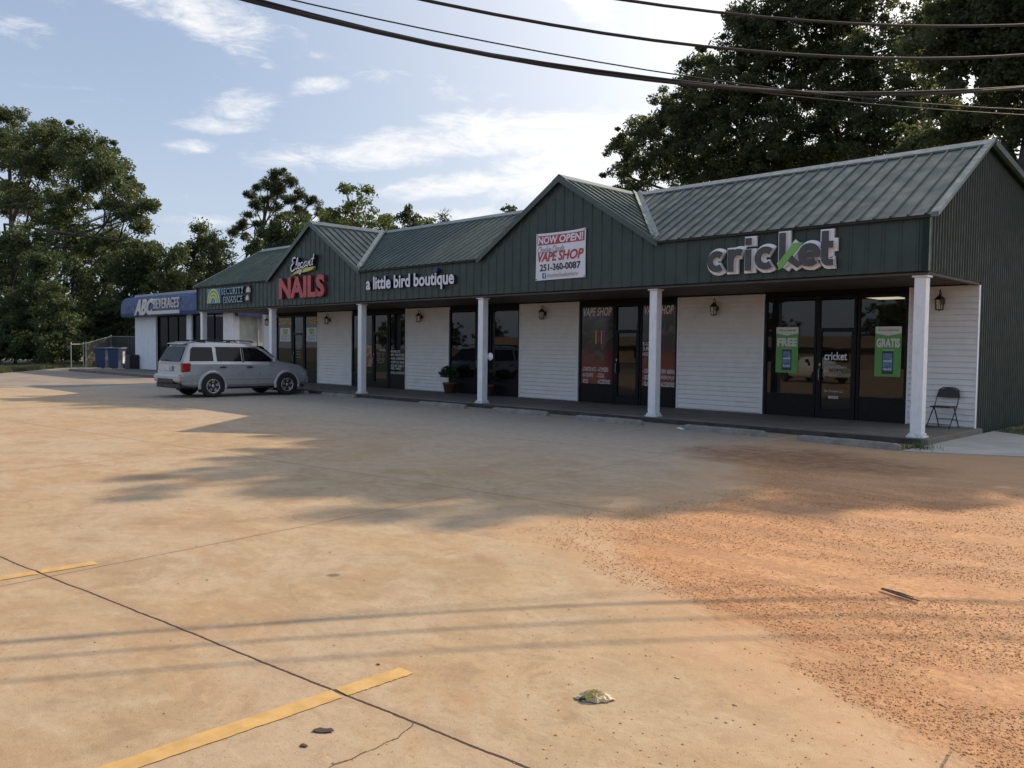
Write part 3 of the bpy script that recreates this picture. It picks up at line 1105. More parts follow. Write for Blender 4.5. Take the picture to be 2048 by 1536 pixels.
# shop fronts: window, door, window in black frames
def window(x0, x1, film=False, mid=None):
    mb = MB()
    y0, y1 = WALL - .035, WALL + .05
    f = .055
    mb.box(x0, x0 + f, y0, y1, .125, 2.945)
    mb.box(x1 - f, x1, y0, y1, .125, 2.945)
    mb.box(x0 + f, x1 - f, y0 + .002, y1, 2.88, 2.945)
    mb.box(x0 + f, x1 - f, y0 + .002, y1, .60, .66)
    mb.box(x0 + f, x1 - f, y0 + .02, y1 - .02, .125, .60)
    if mid:
        mb.box(mid - .03, mid + .03, y0 + .003, y1, .66, 2.88)
    wn = mb.build('window', MAT['black_metal'], mall)
    MB().quad((x0 + f, WALL, .66), (x1 - f, WALL, .66), (x1 - f, WALL, 2.88), (x0 + f, WALL, 2.88)).build('pane', MAT['shop_glass'], wn)
    return wn


def door(x0, x1, hs=1):
    mb = MB()
    y0, y1 = WALL - .045, WALL + .05
    f = .06
    mb.box(x0, x0 + f, y0, y1, .125, 2.945)
    mb.box(x1 - f, x1, y0, y1, .125, 2.945)
    for a, b in ((2.88, 2.945), (2.12, 2.21), (.125, .35)):
        mb.box(x0 + f, x1 - f, y0 + .002, y1, a, b)
    s = .045
    mb.box(x0 + f, x0 + f + s, y0 + .006, y1 - .01, .35, 2.12)
    mb.box(x1 - f - s, x1 - f, y0 + .006, y1 - .01, .35, 2.12)
    dr = mb.build('door', MAT['black_metal'], mall)
    p = MB()
    p.quad((x0 + f, WALL, 2.21), (x1 - f, WALL, 2.21), (x1 - f, WALL, 2.88), (x0 + f, WALL, 2.88))
    p.quad((x0 + f + s, WALL, .35), (x1 - f - s, WALL, .35), (x1 - f - s, WALL, 2.12), (x0 + f + s, WALL, 2.12))
    p.build('pane', MAT['shop_glass'], dr)
    h = MB()
    hx = (x0 + f + s / 2) if hs > 0 else (x1 - f - s / 2)
    h.tube([(hx, y0 - .005, 1.28), (hx, y0 - .055, 1.25), (hx, y0 - .055, 1.02), (hx, y0 - .005, .99)], .013, 8)
    h.box(hx - .02, hx + .02, y0 - .008, y0 + .004, 1.33, 1.40)
    h.build('handle', MAT['galvanised'], dr)
    return dr


YT = WALL - .006   # vinyl lettering sits on the glass
U = {}
for nm, A, Dd, B in (('phone', (-4.66, -3.36), (-3.34, -2.43), (-2.41, -1.33)), ('vape', (-10.55, -9.27), (-9.25, -8.40), (-8.38, -7.18)),
                     ('boutique', (-16.36, -15.02), (-15.0, -14.40), (-14.36, -13.02)), ('nails', (-22.18, -20.82), (-20.80, -19.82), (-19.80, -18.80)),
                     ('loans', (-27.97, -26.68), (-26.62, -25.72), (-25.70, -24.67))):
    U[nm] = (window(*A), door(*Dd), window(*B))
# ---- lettering on the panes
v = Rows()
for s_, z in (("cricket", 1.50), ):
    text(v, s_, -3.17, -2.64, 1.47, 1.66, YT, bold=.02)
v.build('vinyl_lettering', MAT['decal_white'], U['phone'][1])
v = Rows()
text(v, "wireless", -3.17, -2.90, 1.39, 1.46, YT)
text(v, "Authorized Dealer", -3.17, -2.64, 1.28, 1.345, YT)
for k in range(3):
    text(v, ("mon - sat 10 - 7", "sunday 1 - 5", "251 368 0047")[k], -3.17, -2.66 - .1 * k, 1.20 - .045 * k, 1.228 - .045 * k, YT)
text(v, "Fast Frontier LLC", -3.15, -2.70, .73, .79, YT)
v.box(-3.05, -2.82, YT - .001, YT + .001, .585, .645)
text(v, "VISA", -3.03, -2.84, .595, .635, YT - .003, mi=1)
v.build('vinyl_lettering', [MAT['decal_dim'], MAT['banner_ink']], U['phone'][1])
for wi, x0, x1 in ((0, -10.48, -9.33), (2, -8.31, -7.25)):
    W_ = U['vape'][wi]
    MB().box(x0 - .01, x1 + .01, WALL - .0075, WALL - .004, .665, 2.875).build('printed_film', MAT['printed_film'], W_)
    v = Rows()
    yt = WALL - .012
    text(v, "VAPE SHOP", x0 + .05, x1 - .06, 2.62, 2.86, yt, bold=.02, shear=.25)
    text(v, "VAPE SHOP", x0 + .07, x1 - .04, 2.60, 2.72, yt + .002, bold=.02, shear=.25, mi=1)
    rows = (("- STARTER KITS", "- ATOMIZERS"), ("- E-LIQUIDS", "- COILS"), ("- MODS", "- ACCESSORIES")) if wi == 0 else (("- SUB OHM", "- NEW ARRIVALS"), ("- ODDS", "- PREMIUM JUICE"), ("- GLASS", "- ACCESSORIES"))
    for k, (a, b_) in enumerate(rows):
        z = 1.08 - .175 * k
        text(v, a, x0 + .03, x0 + .03 + .038 * len(a), z - .06, z + .06, yt, bold=.012)
        text(v, b_, x0 + .60, x0 + .60 + .036 * len(b_), z - .06, z + .06, yt, bold=.012)
    if wi == 2:
        for k, a in enumerate(("E-CIGS", "SUPPLIES", "HOOKAH")):
            text(v, a, x0 + .02, x0 + .42, 1.78 - .14 * k, 1.87 - .14 * k, yt, bold=.01)
    else:
        for k, c_ in enumerate((2, 1, 3, 1)):
            v.box(x0 + .52 + .1 * k, x0 + .55 + .1 * k, yt - .001, yt + .001, 1.82, 2.2, c_)
    v.build('vinyl_lettering', [MAT['decal_white'], MAT['banner_red'], MAT['decal_yellow'], MAT['decal_dim']], W_)
v = Rows()
for k, a in enumerate(("-MANICURE", "-SPA PEDICURE", "-NAIL DESIGNS", "-ACRYLIC NAILS", "-SOLAR NAILS", "-GEL NAILS", "-SHELLAC/GELISH")):
    z = 1.50 - (.132 * k if k < 5 else .132 * 5 - .03 + .16 * (k - 5))
    text(v, a, -19.73, -19.73 + min(.066 * len(a), .88), z - .045, z + .045, YT, bold=.012)
v.build('vinyl_lettering', MAT['decal_white'], U['nails'][2])
v = Rows()
text(v, "NAILS", -20.42, -20.05, 1.50, 1.60, YT, bold=.02)
for k in range(6):
    text(v, ("OPEN HOURS", "MON - FRI", "10 - 7", "SATURDAY", "9 - 6", "WALK IN WELCOME")[k], -20.6 + .03 * (k % 3), -20.08 - .05 * (k % 3), 1.40 - .07 * k, 1.43 - .07 * k, YT)
v.build('vinyl_lettering', MAT['decal_dim'], U['nails'][1])
pp = MB()
pp.box(-21.25, -20.90, WALL - .009, WALL - .004, .90, 1.72)
for k in range(14):
    a, b_ = rnd.uniform(-21.22, -20.99), rnd.uniform(.95, 1.5)
    pp.poly([(a + .05 * math.cos(t), WALL - .011 - .0002 * k, b_ + .09 * math.sin(t)) for t in (0.3, 1.4, 2.5, 3.3, 4.4, 5.5)][::-1], 1)
pp.build('photo_print', [pm('print_peach', (0.38, 0.20, 0.12), .4, var=.35, scale=6), pm('print_rose', (0.24, 0.05, 0.05), .4, var=.4, scale=9)], U['nails'][0])
for wi, s_, x0, x1 in ((0, "LOANS", -27.84, -26.80), (2, "TAXES", -25.58, -24.70)):
    v = Rows()
    text(v, s_, x0, x1, 2.58, 2.86, YT, bold=.015)
    v.build('vinyl_lettering', MAT['decal_yellow'], U['loans'][wi])
v = Rows()
for k in range(6):
    text(v, ("MON 9-5", "TUE 9-5", "WED 9-5", "THU 9-5", "FRI 9-6", "SAT 9-1")[k], -26.36, -26.0, 1.75 - .12 * k, 1.80 - .12 * k, YT)
v.build('vinyl_lettering', MAT['decal_dim'], U['loans'][1])

# ------------------------------------------------------------------ signs on the fascia
YS = YF - .028


def sign(name, label, x, z, group='shop signs on the green fascia'):
    return thing(name, label, 'sign', (x, YS, z), 0, group)


# phone shop: charcoal letters standing off a white outline, one green stroke
sg = sign('channel_letter_sign', 'charcoal lowercase letters on a white outline with one green stroke, on the fascia', -3.0, 3.3)
SX0, SX1, ZL0, XH = -4.36, -1.62, 3.30, .46


def logo_letters(y, wd, depth, mi, side, grow=0.0, green=None):
    mb = MB()
    k = [0]

    def st(pts, w_=1.0, m_=mi):
        k[0] += 1
        stroke(mb, pts, wd * w_, y - .0008 * k[0], depth, m_, side)
    xh = XH
    rr = xh / 2 - .075
    zc = ZL0 + xh / 2
    g = grow
    cap_ = g * .5
    # c
    st(arc(-4.10, zc, rr, rr, 48, 312))
    # r
    st([(-3.77, ZL0 - cap_), (-3.77, ZL0 + xh + cap_)])
    st(arc(-3.60, zc - .02, .17, rr + .03, 160, 62, 8))
    # i
    st([(-3.37, ZL0 - cap_), (-3.37, ZL0 + xh - .03 + cap_ * .5)])
    st([(-3.37, ZL0 + xh + .06 - cap_ * .5), (-3.37, ZL0 + xh + .20 + cap_)])
    # c
    st(arc(-2.99, zc, rr + .01, rr + .01, 48, 312))
    # k
    st([(-2.63, ZL0 + .1), (-2.63, ZL0 + xh + .24 + cap_)])
    st([(-2.56, ZL0 + .27), (-2.27, ZL0 - cap_)], 1.1)
    if green is not None:
        mbg = MB()
        mbg.prism([(-2.70, ZL0 - .035), (-2.62, ZL0 + .01), (-2.24, ZL0 + xh - .02), (-2.20, ZL0 + xh + .02), (-2.40, ZL0 + xh + .02), (-2.70, ZL0 + .11)], 'y', y - .012, y + depth)
        mbg.build('green_stroke', MAT['logo_green'], sg)
    else:
        st([(-2.66, ZL0 - .0), (-2.28, ZL0 + xh + .0)], 1.25)
    # e
    st(arc(-2.07, zc, rr + .005, rr + .005, 0, 318))
    st([(-2.07 - rr, zc), (-2.07 + rr + .05, zc)], .8)
    # t
    st([(-1.76, ZL0 + .10), (-1.76, ZL0 + xh + .20 + cap_)])
    st([(-1.84 - cap_, ZL0 + xh - .06), (-1.60 + cap_, ZL0 + xh - .06)], .95)
    st(arc(-1.63, ZL0 + .135, .13, .085, 180, 285, 7))
    lim = ZL0 - (grow * .62 if grow > .05 else 0)
    return mb.xf(lambda x, y, z: (x, y, max(z, lim)))


logo_letters(YS - .06, .262, .058, 0, 0, grow=.09).build('outline_board', MAT['logo_white'], sg)
logo_letters(YS - .140, .140, .078, 0, 1, grow=.02).build('letter_return', [MAT['logo_white'], MAT['logo_white']], sg)
logo_letters(YS - .163, .134, .020, 0, 0, green=1).build('letter_face', MAT['charcoal'], sg)

# vape banner
bn = thing('vinyl_banner', 'white vinyl banner with red NOW OPEN band hung on the front gable', 'banner', (-8.62, YS, 3.4))
BX0, BX1, BZ0, BZ1 = -9.45, -7.79, 3.40, 4.60


def sag(x, y, z):
    u, q = (x - BX0) / (BX1 - BX0), (z - BZ0) / (BZ1 - BZ0)
    pull = math.sin(math.pi * u) * math.sin(math.pi * min(max(q, 0), 1))
    return (x - .035 * math.sin(math.pi * q) * (u - .5) * 1.2, y - .05 * pull - .012 * math.sin(9 * u + 4 * q), z - .03 * math.sin(math.pi * u) * (q - .2) + 0.015 * (u - .5))


cl = MB()
NX, NZ = 26, 18
for i in range(NX):
    for j in range(NZ):
        a, b = BX0 + (BX1 - BX0) * i / NX, BX0 + (BX1 - BX0) * (i + 1) / NX
        c_, d = BZ0 + (BZ1 - BZ0) * j / NZ, BZ0 + (BZ1 - BZ0) * (j + 1) / NZ
        for dy, fl in ((0, 0), (.004, 1)):
            q = ((a, YS - .012 + dy, c_), (b, YS - .012 + dy, c_), (b, YS - .012 + dy, d), (a, YS - .012 + dy, d))
            cl.quad(*(q[::-1] if fl else q))
cl.xf(sag).build('cloth', MAT['banner_white'], bn)
yb = YS - .018
rb = MB()
for i in range(NX):
    a, b = BX0 + .04 + (BX1 - BX0 - .08) * i / NX, BX0 + .04 + (BX1 - BX0 - .08) * (i + 1) / NX
    for c_, d in ((4.30, 4.42), (4.42, 4.54)):
        rb.quad((a, yb, c_), (b, yb, c_), (b, yb, d), (a, yb, d))
rb.xf(sag).build('red_band', MAT['banner_red'], bn)
tx = MB()
text(tx, "NOW OPEN!", BX0 + .07, BX1 - .08, 4.325, 4.52, yb - .004, bold=.03)
text(tx, "Chuckin Clouds", BX0 + .06, BX0 + 1.02, 4.09, 4.27, yb - .002, bold=.006, shear=.2, mi=1)
text(tx, "VAPE SHOP", BX0 + .07, BX1 - .05, 3.87, 4.12, yb - .005, bold=.025, shear=.22, mi=2)
text(tx, "251-360-0087", BX0 + .16, BX1 - .13, 3.63, 3.81, yb - .003, bold=.025, mi=3)
text(tx, "chuckincloudsatmore", BX0 + .40, BX1 - .22, 3.46, 3.57, yb - .003, shear=.2, mi=1)
tx.quad((BX0 + .25, yb, 3.44), (BX0 + .37, yb, 3.44), (BX0 + .37, yb, 3.58), (BX0 + .25, yb, 3.58), 4)
text(tx, "f", BX0 + .295, BX0 + .355, 3.445, 3.57, yb - .004, bold=.03)
tx.xf(sag).build('print', [MAT['banner_white'], MAT['banner_grey'], MAT['banner_red'], MAT['banner_ink'], MAT['banner_blue']], bn)
ey = MB()
for px_, pz_ in ((BX0 + .03, BZ0 + .03), (BX1 - .03, BZ0 + .03), (BX0 + .03, BZ1 - .03), (BX1 - .03, BZ1 - .03)):
    ey.lathe([(.016, -.024), (.022, -.016), (.022, -.010)], (px_, YS, pz_), 'y', 10)
ey.xf(sag).build('eyelet', MAT['galvanised'], bn)

# boutique
sg = sign('boutique_sign', 'white lowercase boutique letters with navy sides on the fascia between the gables', -14.7, 3.5)
mb = MB()
text(mb, "a little bird boutique", -16.78, -12.54, 3.34, 3.86, YS - .09, depth=.085, bold=.028, mi=0, side=1)
mb.build('letters', [MAT['letter_white'], MAT['letter_navy']], sg)
bd = MB()
bx, bz = -13.32, 3.92
bd.prism([(bx - .16, bz - .06), (bx - .04, bz - .10), (bx + .07, bz - .05), (bx + .17, bz + .03), (bx + .10, bz + .06), (bx + .09, bz + .12), (bx + .02, bz + .13), (bx - .03, bz + .06), (bx - .20, bz + .02)][::-1], 'y', YS - .12, YS)
bd.xf(lambda x, y, z: (bx + (x - bx) * .62, y, bz - .05 + (z - bz) * .62)).build('bird_ornament', MAT['awning_blue'], sg)

# nails: two things, the script word above and the red word below
sg = sign('script_sign', 'white script sign with a yellow swoosh high on the far gable', -20.5, 4.2)
mb = MB()
yy = YS - .13
k = 0
for pts, wd in (
        ([(-20.98, 4.74), (-21.06, 4.78), (-21.16, 4.74), (-21.19, 4.66), (-21.10, 4.60), (-21.04, 4.60), (-21.16, 4.57), (-21.28, 4.46), (-21.28, 4.35), (-21.18, 4.31), (-21.02, 4.38)], .055),   # E
        ([(-20.98, 4.42), (-20.86, 4.60), (-20.82, 4.74), (-20.86, 4.74), (-20.93, 4.58), (-20.96, 4.42), (-20.92, 4.36), (-20.84, 4.42)], .042),      # l
        ([(-20.84, 4.43), (-20.74, 4.48), (-20.70, 4.55), (-20.76, 4.57), (-20.83, 4.47), (-20.80, 4.38), (-20.70, 4.40)], .042),  # e
        ([(-20.48, 4.56), (-20.58, 4.57), (-20.66, 4.48), (-20.62, 4.40), (-20.52, 4.46), (-20.46, 4.58), (-20.54, 4.38), (-20.62, 4.22), (-20.70, 4.18), (-20.70, 4.24), (-20.44, 4.42)], .042),    # g
        ([(-20.22, 4.58), (-20.34, 4.58), (-20.42, 4.49), (-20.36, 4.42), (-20.27, 4.50), (-20.21, 4.59), (-20.26, 4.46), (-20.18, 4.43)], .042),  # a
        ([(-20.12, 4.60), (-20.18, 4.44), (-20.06, 4.58), (-20.01, 4.60), (-20.05, 4.46), (-19.97, 4.46)], .042),    # n
        ([(-19.76, 4.82), (-19.88, 4.56), (-19.91, 4.47), (-19.84, 4.47)], .045),     # t
        ([(-19.96, 4.65), (-19.76, 4.68)], .036)):
    k += 1
    sm = []
    for i in range(len(pts) - 1):      # round the strokes
        p0, p1, p2, p3 = pts[max(i - 1, 0)], pts[i], pts[i + 1], pts[min(i + 2, len(pts) - 1)]
        for q in range(5):
            u = q / 5
            sm.append(tuple(.5 * ((2 * p1[d]) + (-p0[d] + p2[d]) * u + (2 * p0[d] - 5 * p1[d] + 4 * p2[d] - p3[d]) * u * u + (-p0[d] + 3 * p1[d] - 3 * p2[d] + p3[d]) * u ** 3) for d in (0, 1)))
    sm.append(pts[-1])
    stroke(mb, sm, wd, yy - .001 * k, .10, 0, 1)
mb.build('letters', [MAT['letter_white'], MAT['letter_black']], sg)
sw = MB()
sw.prism([(-21.33, 4.13), (-21.10, 4.20), (-20.80, 4.22), (-20.30, 4.24), (-19.95, 4.29), (-19.80, 4.36), (-19.85, 4.40), (-20.20, 4.39), (-20.75, 4.36), (-21.05, 4.28)][::-1], 'y', YS - .11, YS - .02)
sw.build('swoosh', MAT['swoosh_yellow'], sg)
bk = MB()
bk.prism([(-21.2, 4.22), (-19.85, 4.30), (-19.70, 4.80), (-20.1, 4.66), (-20.7, 4.70), (-21.2, 4.78)], 'y', YS - .025, YS)
bk.build('backing', MAT['letter_black'], sg)
sg = sign('red_letter_sign', 'big red block NAILS letters on the far gable under the script word', -20.6, 3.34)
mb = MB()
text(mb, "NAILS", -22.16, -19.16, 3.34, 4.11, YS - .11, depth=.105, bold=.045, mi=0, side=1)
mb.build('letters', [MAT['letter_red'], MAT['letter_dark_red']], sg)
# lender
sg = sign('lender_sign', 'teal lettered lender sign with a yellow arched panel at the far end of the fascia', -26.4, 3.35)
mb = MB()
mb.cbox(-27.95, -26.80, YS - .10, YS, 3.34, 3.95, .008)
mb.build('panel', MAT['teal_panel'], sg)
ar = MB()
for i, (r_, mi) in enumerate(((.52, 0), (.44, 1), (.37, 0), (.30, 1), (.235, 0))):
    stroke(ar, arc(-27.37, 3.37, r_ * 1.0, r_ * 1.05, 180, 0, 22), .068, YS - .112 - .002 * i, .012, mi)
ar.build('arch', [MAT['arch_yellow'], MAT['arch_green']], sg)
mb = MB()
text(mb, "SECURITY", -26.72, -24.86, 3.68, 3.93, YS - .09, depth=.085, bold=.006, mi=0, side=1, sp=1.15)
text(mb, "FINANCE", -26.56, -24.96, 3.345, 3.585, YS - .09, depth=.085, bold=.006, mi=0, side=1, sp=1.15)
for a, b, hw, hh in ((-26.72, -24.86, 3.68, 3.93), (-26.56, -24.96, 3.345, 3.585)):
    n = 8 if hw > 3.6 else 7
    for i in range(n):           # slab serifs
        c0 = a + (b - a) * (i + .5) / n
        for zz in (hw + .012, hh - .012):
            if (n, i) in ((8, 0), (8, 2)):
                continue
            stroke(mb, [(c0 - .085, zz), (c0 + .055, zz)], .026, YS - .0915, .02, 0, 1)
mb.build('letters', [MAT['teal_letter'], MAT['letter_black']], sg)
mb = MB()
mb.box(-26.78, -24.45, YS - .03, YS - .001, 3.30, 3.97)
mb.build('backing', MAT['letter_black'], sg)
mb = MB()
mb.prism([(-24.68, 3.70), (-24.40, 3.70), (-24.42, 3.84), (-24.54, 3.92), (-24.66, 3.82)], 'y', YS - .08, YS - .032)
mb.prism([(-24.72, 3.40), (-24.52, 3.40), (-24.52, 3.54), (-24.60, 3.60), (-24.72, 3.50)], 'y', YS - .08, YS - .032)
mb.build('house_shape', MAT['sign_cream'], sg)


# ------------------------------------------------------------------ posters on the panes
def phone_poster(x0, x1, z0, z1, top, big, label):
    r_ = thing('poster', label, 'poster', ((x0 + x1) / 2, WALL - .01, z0), 0, 'phone shop posters')
    p = MB()
    p.box(x0, x1, WALL - .014, WALL - .009, z0, z1)
    p.build('sheet', MAT['poster_green'], r_)
    q = MB()
    yq = WALL - .016
    xm = (x0 + x1) / 2
    q.poly([(x0, yq, z1 - .15), (xm, yq, z1 - .20), (x1, yq, z1 - .15), (x1, yq, z1), (x0, yq, z1)])
    text(q, top, x0 + .06, x1 - .06, z1 - .105, z1 - .055, yq - .002, mi=1, bold=.01)
    text(q, big, x0 + .03, x1 - .03, z1 - .46, z1 - .26, yq, bold=.05)
    text(q, "when you switch" if big == "FREE" else "cuando te cambias", x0 + .16, x1 - .16, z1 - .535, z1 - .495, yq)
    q.build('print', [MAT['poster_white'], MAT['letter_black']], r_)
    ph = MB()
    ph.cbox(xm - .12, xm + .12, WALL - .022, WALL - .015, z0 + .06, z0 + .56, .003)
    b = ph.build('phone_picture', MAT['phone_black'], r_)
    s_ = MB()
    s_.box(xm - .10, xm + .10, WALL - .0235, WALL - .0222, z0 + .12, z0 + .51)
    s_.box(xm - .09, xm + .09, WALL - .0245, WALL - .0237, z0 + .33, z0 + .355, 1)
    for i in range(4):
        s_.box(xm - .085 + .045 * i, xm - .055 + .045 * i, WALL - .0245, WALL - .0237, z0 + .15, z0 + .18, 1)
    s_.build('screen', [MAT['phone_screen'], MAT['poster_white']], b)


phone_poster(-4.37, -3.81, 1.15, 2.24, "Why switch?", "FREE", 'green FREE poster with a smartphone picture, in a shop window')
phone_poster(-2.02, -1.46, 1.13, 2.23, "¿Por qué conformarte?", "GRATIS", 'green GRATIS poster with a smartphone picture, beside the white end column')
for x0, x1, lb in ((-27.70, -26.84, 'white square lender poster on the pane under the yellow LOANS lettering'), (-25.54, -24.76, 'white square lender poster on the pane under the yellow TAXES lettering')):
    r_ = thing('poster', lb, 'poster', ((x0 + x1) / 2, WALL - .01, 1.85), 0, 'lender posters')
    MB().box(x0, x1, WALL - .014, WALL - .009, 1.85, 2.44).build('sheet', MAT['poster_white'], r_)
    q = MB()
    xm = (x0 + x1) / 2
    q.box(xm - .18, xm + .18, WALL - .016, WALL - .0145, 2.16, 2.38, 0)
    stroke(q, arc(xm, 2.17, .13, .14, 180, 0, 10), .05, WALL - .018, 0, 1)
    text(q, "SECURITY", x0 + .09, x1 - .09, 2.02, 2.13, WALL - .016, bold=.01, mi=2)
    text(q, "FINANCE", x0 + .10, x1 - .10, 1.89, 2.00, WALL - .016, bold=.01, mi=2)
    q.build('print', [MAT['arch_green'], MAT['arch_yellow'], MAT['teal_panel']], r_)


# ------------------------------------------------------------------ wall lanterns
def lantern(x, label):
    z = 2.56
    r_ = thing('wall_lantern', label, 'lantern', (x, WALL - .04, z), 0, 'wall lanterns on the white siding')
    yc = WALL - .19
    b = MB()
    b.lathe([(.001, -.03), (.05, -.03), (.065, -.01), (.065, .0)], (x, WALL - .035, z + .17), 'y', 14)
    b.tube([(x, WALL - .06, z + .17), (x, WALL - .10, z + .16), (x, WALL - .12, z + .25), (x, WALL - .10, z + .36), (x, yc + .02, z + .42), (x, yc, z + .40), (x, yc, z + .34)], .011, 7)
    b.build('bracket', MAT['lantern_metal'], r_)
    c = MB()
    c.lathe([(.004, .345), (.018, .33), (.03, .30), (.06, .275), (.105, .225), (.115, .215), (.10, .21), (.001, .21)], (x, yc, z), 'z', 6, sm=False)
    c.lathe([(.001, -.01), (.07, -.01), (.085, .0), (.085, .012), (.001, .012)], (x, yc, z), 'z', 6, sm=False)
    for k in range(6):
        t = 2 * math.pi * k / 6
        c.tube([(x + .078 * math.cos(t), yc + .078 * math.sin(t), z + .012), (x + .092 * math.cos(t), yc + .092 * math.sin(t), z + .212)], .007, 5)
    c.tube([(x, yc, z - .01), (x, yc, z - .035)], [.012, .004], 6)
    c.build('cage', MAT['lantern_metal'], r_)
    g = MB()
    g.lathe([(.072, .014), (.086, .208)], (x, yc, z), 'z', 6, sm=False)
    g.build('glass', MAT['lantern_glass'], r_)
    l = MB()
    l.lathe([(.012, .012), (.012, .09), (.004, .125)], (x, yc, z), 'z', 8)
    l.build('candle', MAT['white_trim'], r_)


mt = bpy.data.materials.new('lantern_glass')
mt.use_nodes = True
t = NT(mt.node_tree)
a_ = t.n('ShaderNodeBsdfTransparent')
a_.inputs[0].default_value = (.80, .78, .72, 1)
b_ = t.n('ShaderNodeBsdfGlossy')
b_.inputs['Roughness'].default_value = .05
x_ = t.n('ShaderNodeMixShader')
tcn = t.n('ShaderNodeTexCoord')
t.l(t.smooth(t.noise(tcn.outputs['Object'], 30, 3), .3, .7, .05, .2), x_.inputs[0])
t.l(a_.outputs[0], x_.inputs[1])
t.l(b_.outputs[0], x_.inputs[2])
o_ = t.n('ShaderNodeOutputMaterial')
t.l(x_.outputs[0], o_.inputs[0])
MAT['lantern_glass'] = mt
for x, lb in ((-.66, 'black wall lantern on the white siding above the folding chair'), (-6.0, 'black wall lantern on the siding between the vape shop and the phone shop'),
              (-11.93, 'black wall lantern on the white panel left of the vape shop windows'), (-17.86, 'black wall lantern on the siding under the boutique sign'),
              (-23.75, 'black wall lantern on the siding right of the TAXES window'), (-28.55, 'black wall lantern on the narrow siding at the far end of the porch')):
    lantern(x, lb)

# ------------------------------------------------------------------ folding chair against the end siding
ch = thing('folding_chair', 'black metal folding chair standing on the walkway by the end wall', 'chair', (-.46, 2.66, .12), R(-4))
s_ = MB()
s_.cbox(-.20, .20, -.20, .20, .425, .45, .012)
s_.build('seat', MAT['chair_metal'], ch, local=True)
bkm = MB()
n = 14
outl = [(-.205, .62), (.205, .62)] + [(.215 * math.cos(R(a)) ** 1 if True else 0, .70 + .115 * math.sin(R(a))) for a in range(0, 181, 12)]
bkm.prism([(x, z) for x, z in outl][::-1], 'y', -.012, .006)
bkm.xf(lambda x, y, z: (x, y + .17 + .26 * (z - .45), z))
bkm.build('backrest', MAT['chair_metal'], ch, local=True)
for s in (-1, 1):
    l = MB()
    l.tube([(s * .225, -.27, .0), (s * .222, -.02, .30), (s * .218, .12, .46), (s * .215, .23, .66), (s * .19, .262, .775), (s * .12, .275, .82), (0, .278, .828)], .0115, 8)
    l.build('leg', MAT['chair_metal'], ch, local=True)
    l = MB()
    l.tube([(s * .195, .30, .0), (s * .195, .10, .32), (s * .195, .01, .44)], .0115, 8)
    l.build('leg', MAT['chair_metal'], ch, local=True)
br = MB()
br.tube([(-.22, -.20, .085), (.22, -.20, .085)], .008, 6)
br.build('stretcher', MAT['chair_metal'], ch, local=True)
br = MB()
br.tube([(-.195, .19, .175), (.195, .19, .175)], .008, 6)
br.build('stretcher', MAT['chair_metal'], ch, local=True)


# ------------------------------------------------------------------ potted plants
def pot_plant(x, label, hgt, seed):
    rr = random.Random(seed)
    r_ = thing('potted_plant', label, 'potted plant', (x, WALL - .34, .12), 0, 'potted plants by the boutique')
    p = MB()
    p.lathe([(.001, .0), (.17, .0), (.225, .30), (.245, .30), (.25, .36), (.225, .36), (.215, .31), (.001, .30)], (x, WALL - .34, .12), 'z', 24)
    p.build('pot', MAT['terracotta'], r_)
    f = MB()
    for k in range(420):
        a = rr.uniform(0, 6.283)
        rad = .36 * math.sqrt(rr.random())
        zz = .40 + .22 + rr.uniform(.0, 1) * hgt * (1 - (rad / .45) ** 2)
        c = Vector((x + rad * math.cos(a), WALL - .36 + rad * math.sin(a) * .8, .05 + zz))
        d = Vector((math.cos(a) + rr.uniform(-.8, .8), math.sin(a) + rr.uniform(-.8, .8), rr.uniform(-.3, 1))).normalized()
        e = d.cross(Vector((rr.uniform(-1, 1), rr.uniform(-1, 1), rr.uniform(-1, 1)))).normalized()
        l_ = rr.uniform(.05, .10)
        f.quad(c - d * l_, c + e * l_ * .32, c + d * l_, c - e * l_ * .32)
    for k in range(12):
        a = rr.uniform(0, 6.283)
        f.tube([(x, WALL - .34, .40), (x + .2 * math.cos(a), WALL - .34 + .2 * math.sin(a), .55 + rr.random() * hgt)], [.006, .003], 4)
    f.build('foliage', MAT['leaf_dark'], r_)


pot_plant(-15.98, 'leafy green plant in a terracotta pot right of the siding under the boutique sign', .42, 3)
pot_plant(-14.12, 'dark plant in a terracotta pot behind the porch column beside the boutique window', .30, 4)
# round plate on the middle column
rd = MB()
rd.lathe([(.001, -.006), (.105, -.006), (.108, 0), (.105, .008), (.001, .008)], (-S * 2 + .095, .205, 1.42), 'y', 24)
tag(rd.build('round_notice', MAT['white_trim'], loc=(-S * 2 + .095, .205, 1.31)), 'small round white notice sticking out beside the middle porch column', 'notice')

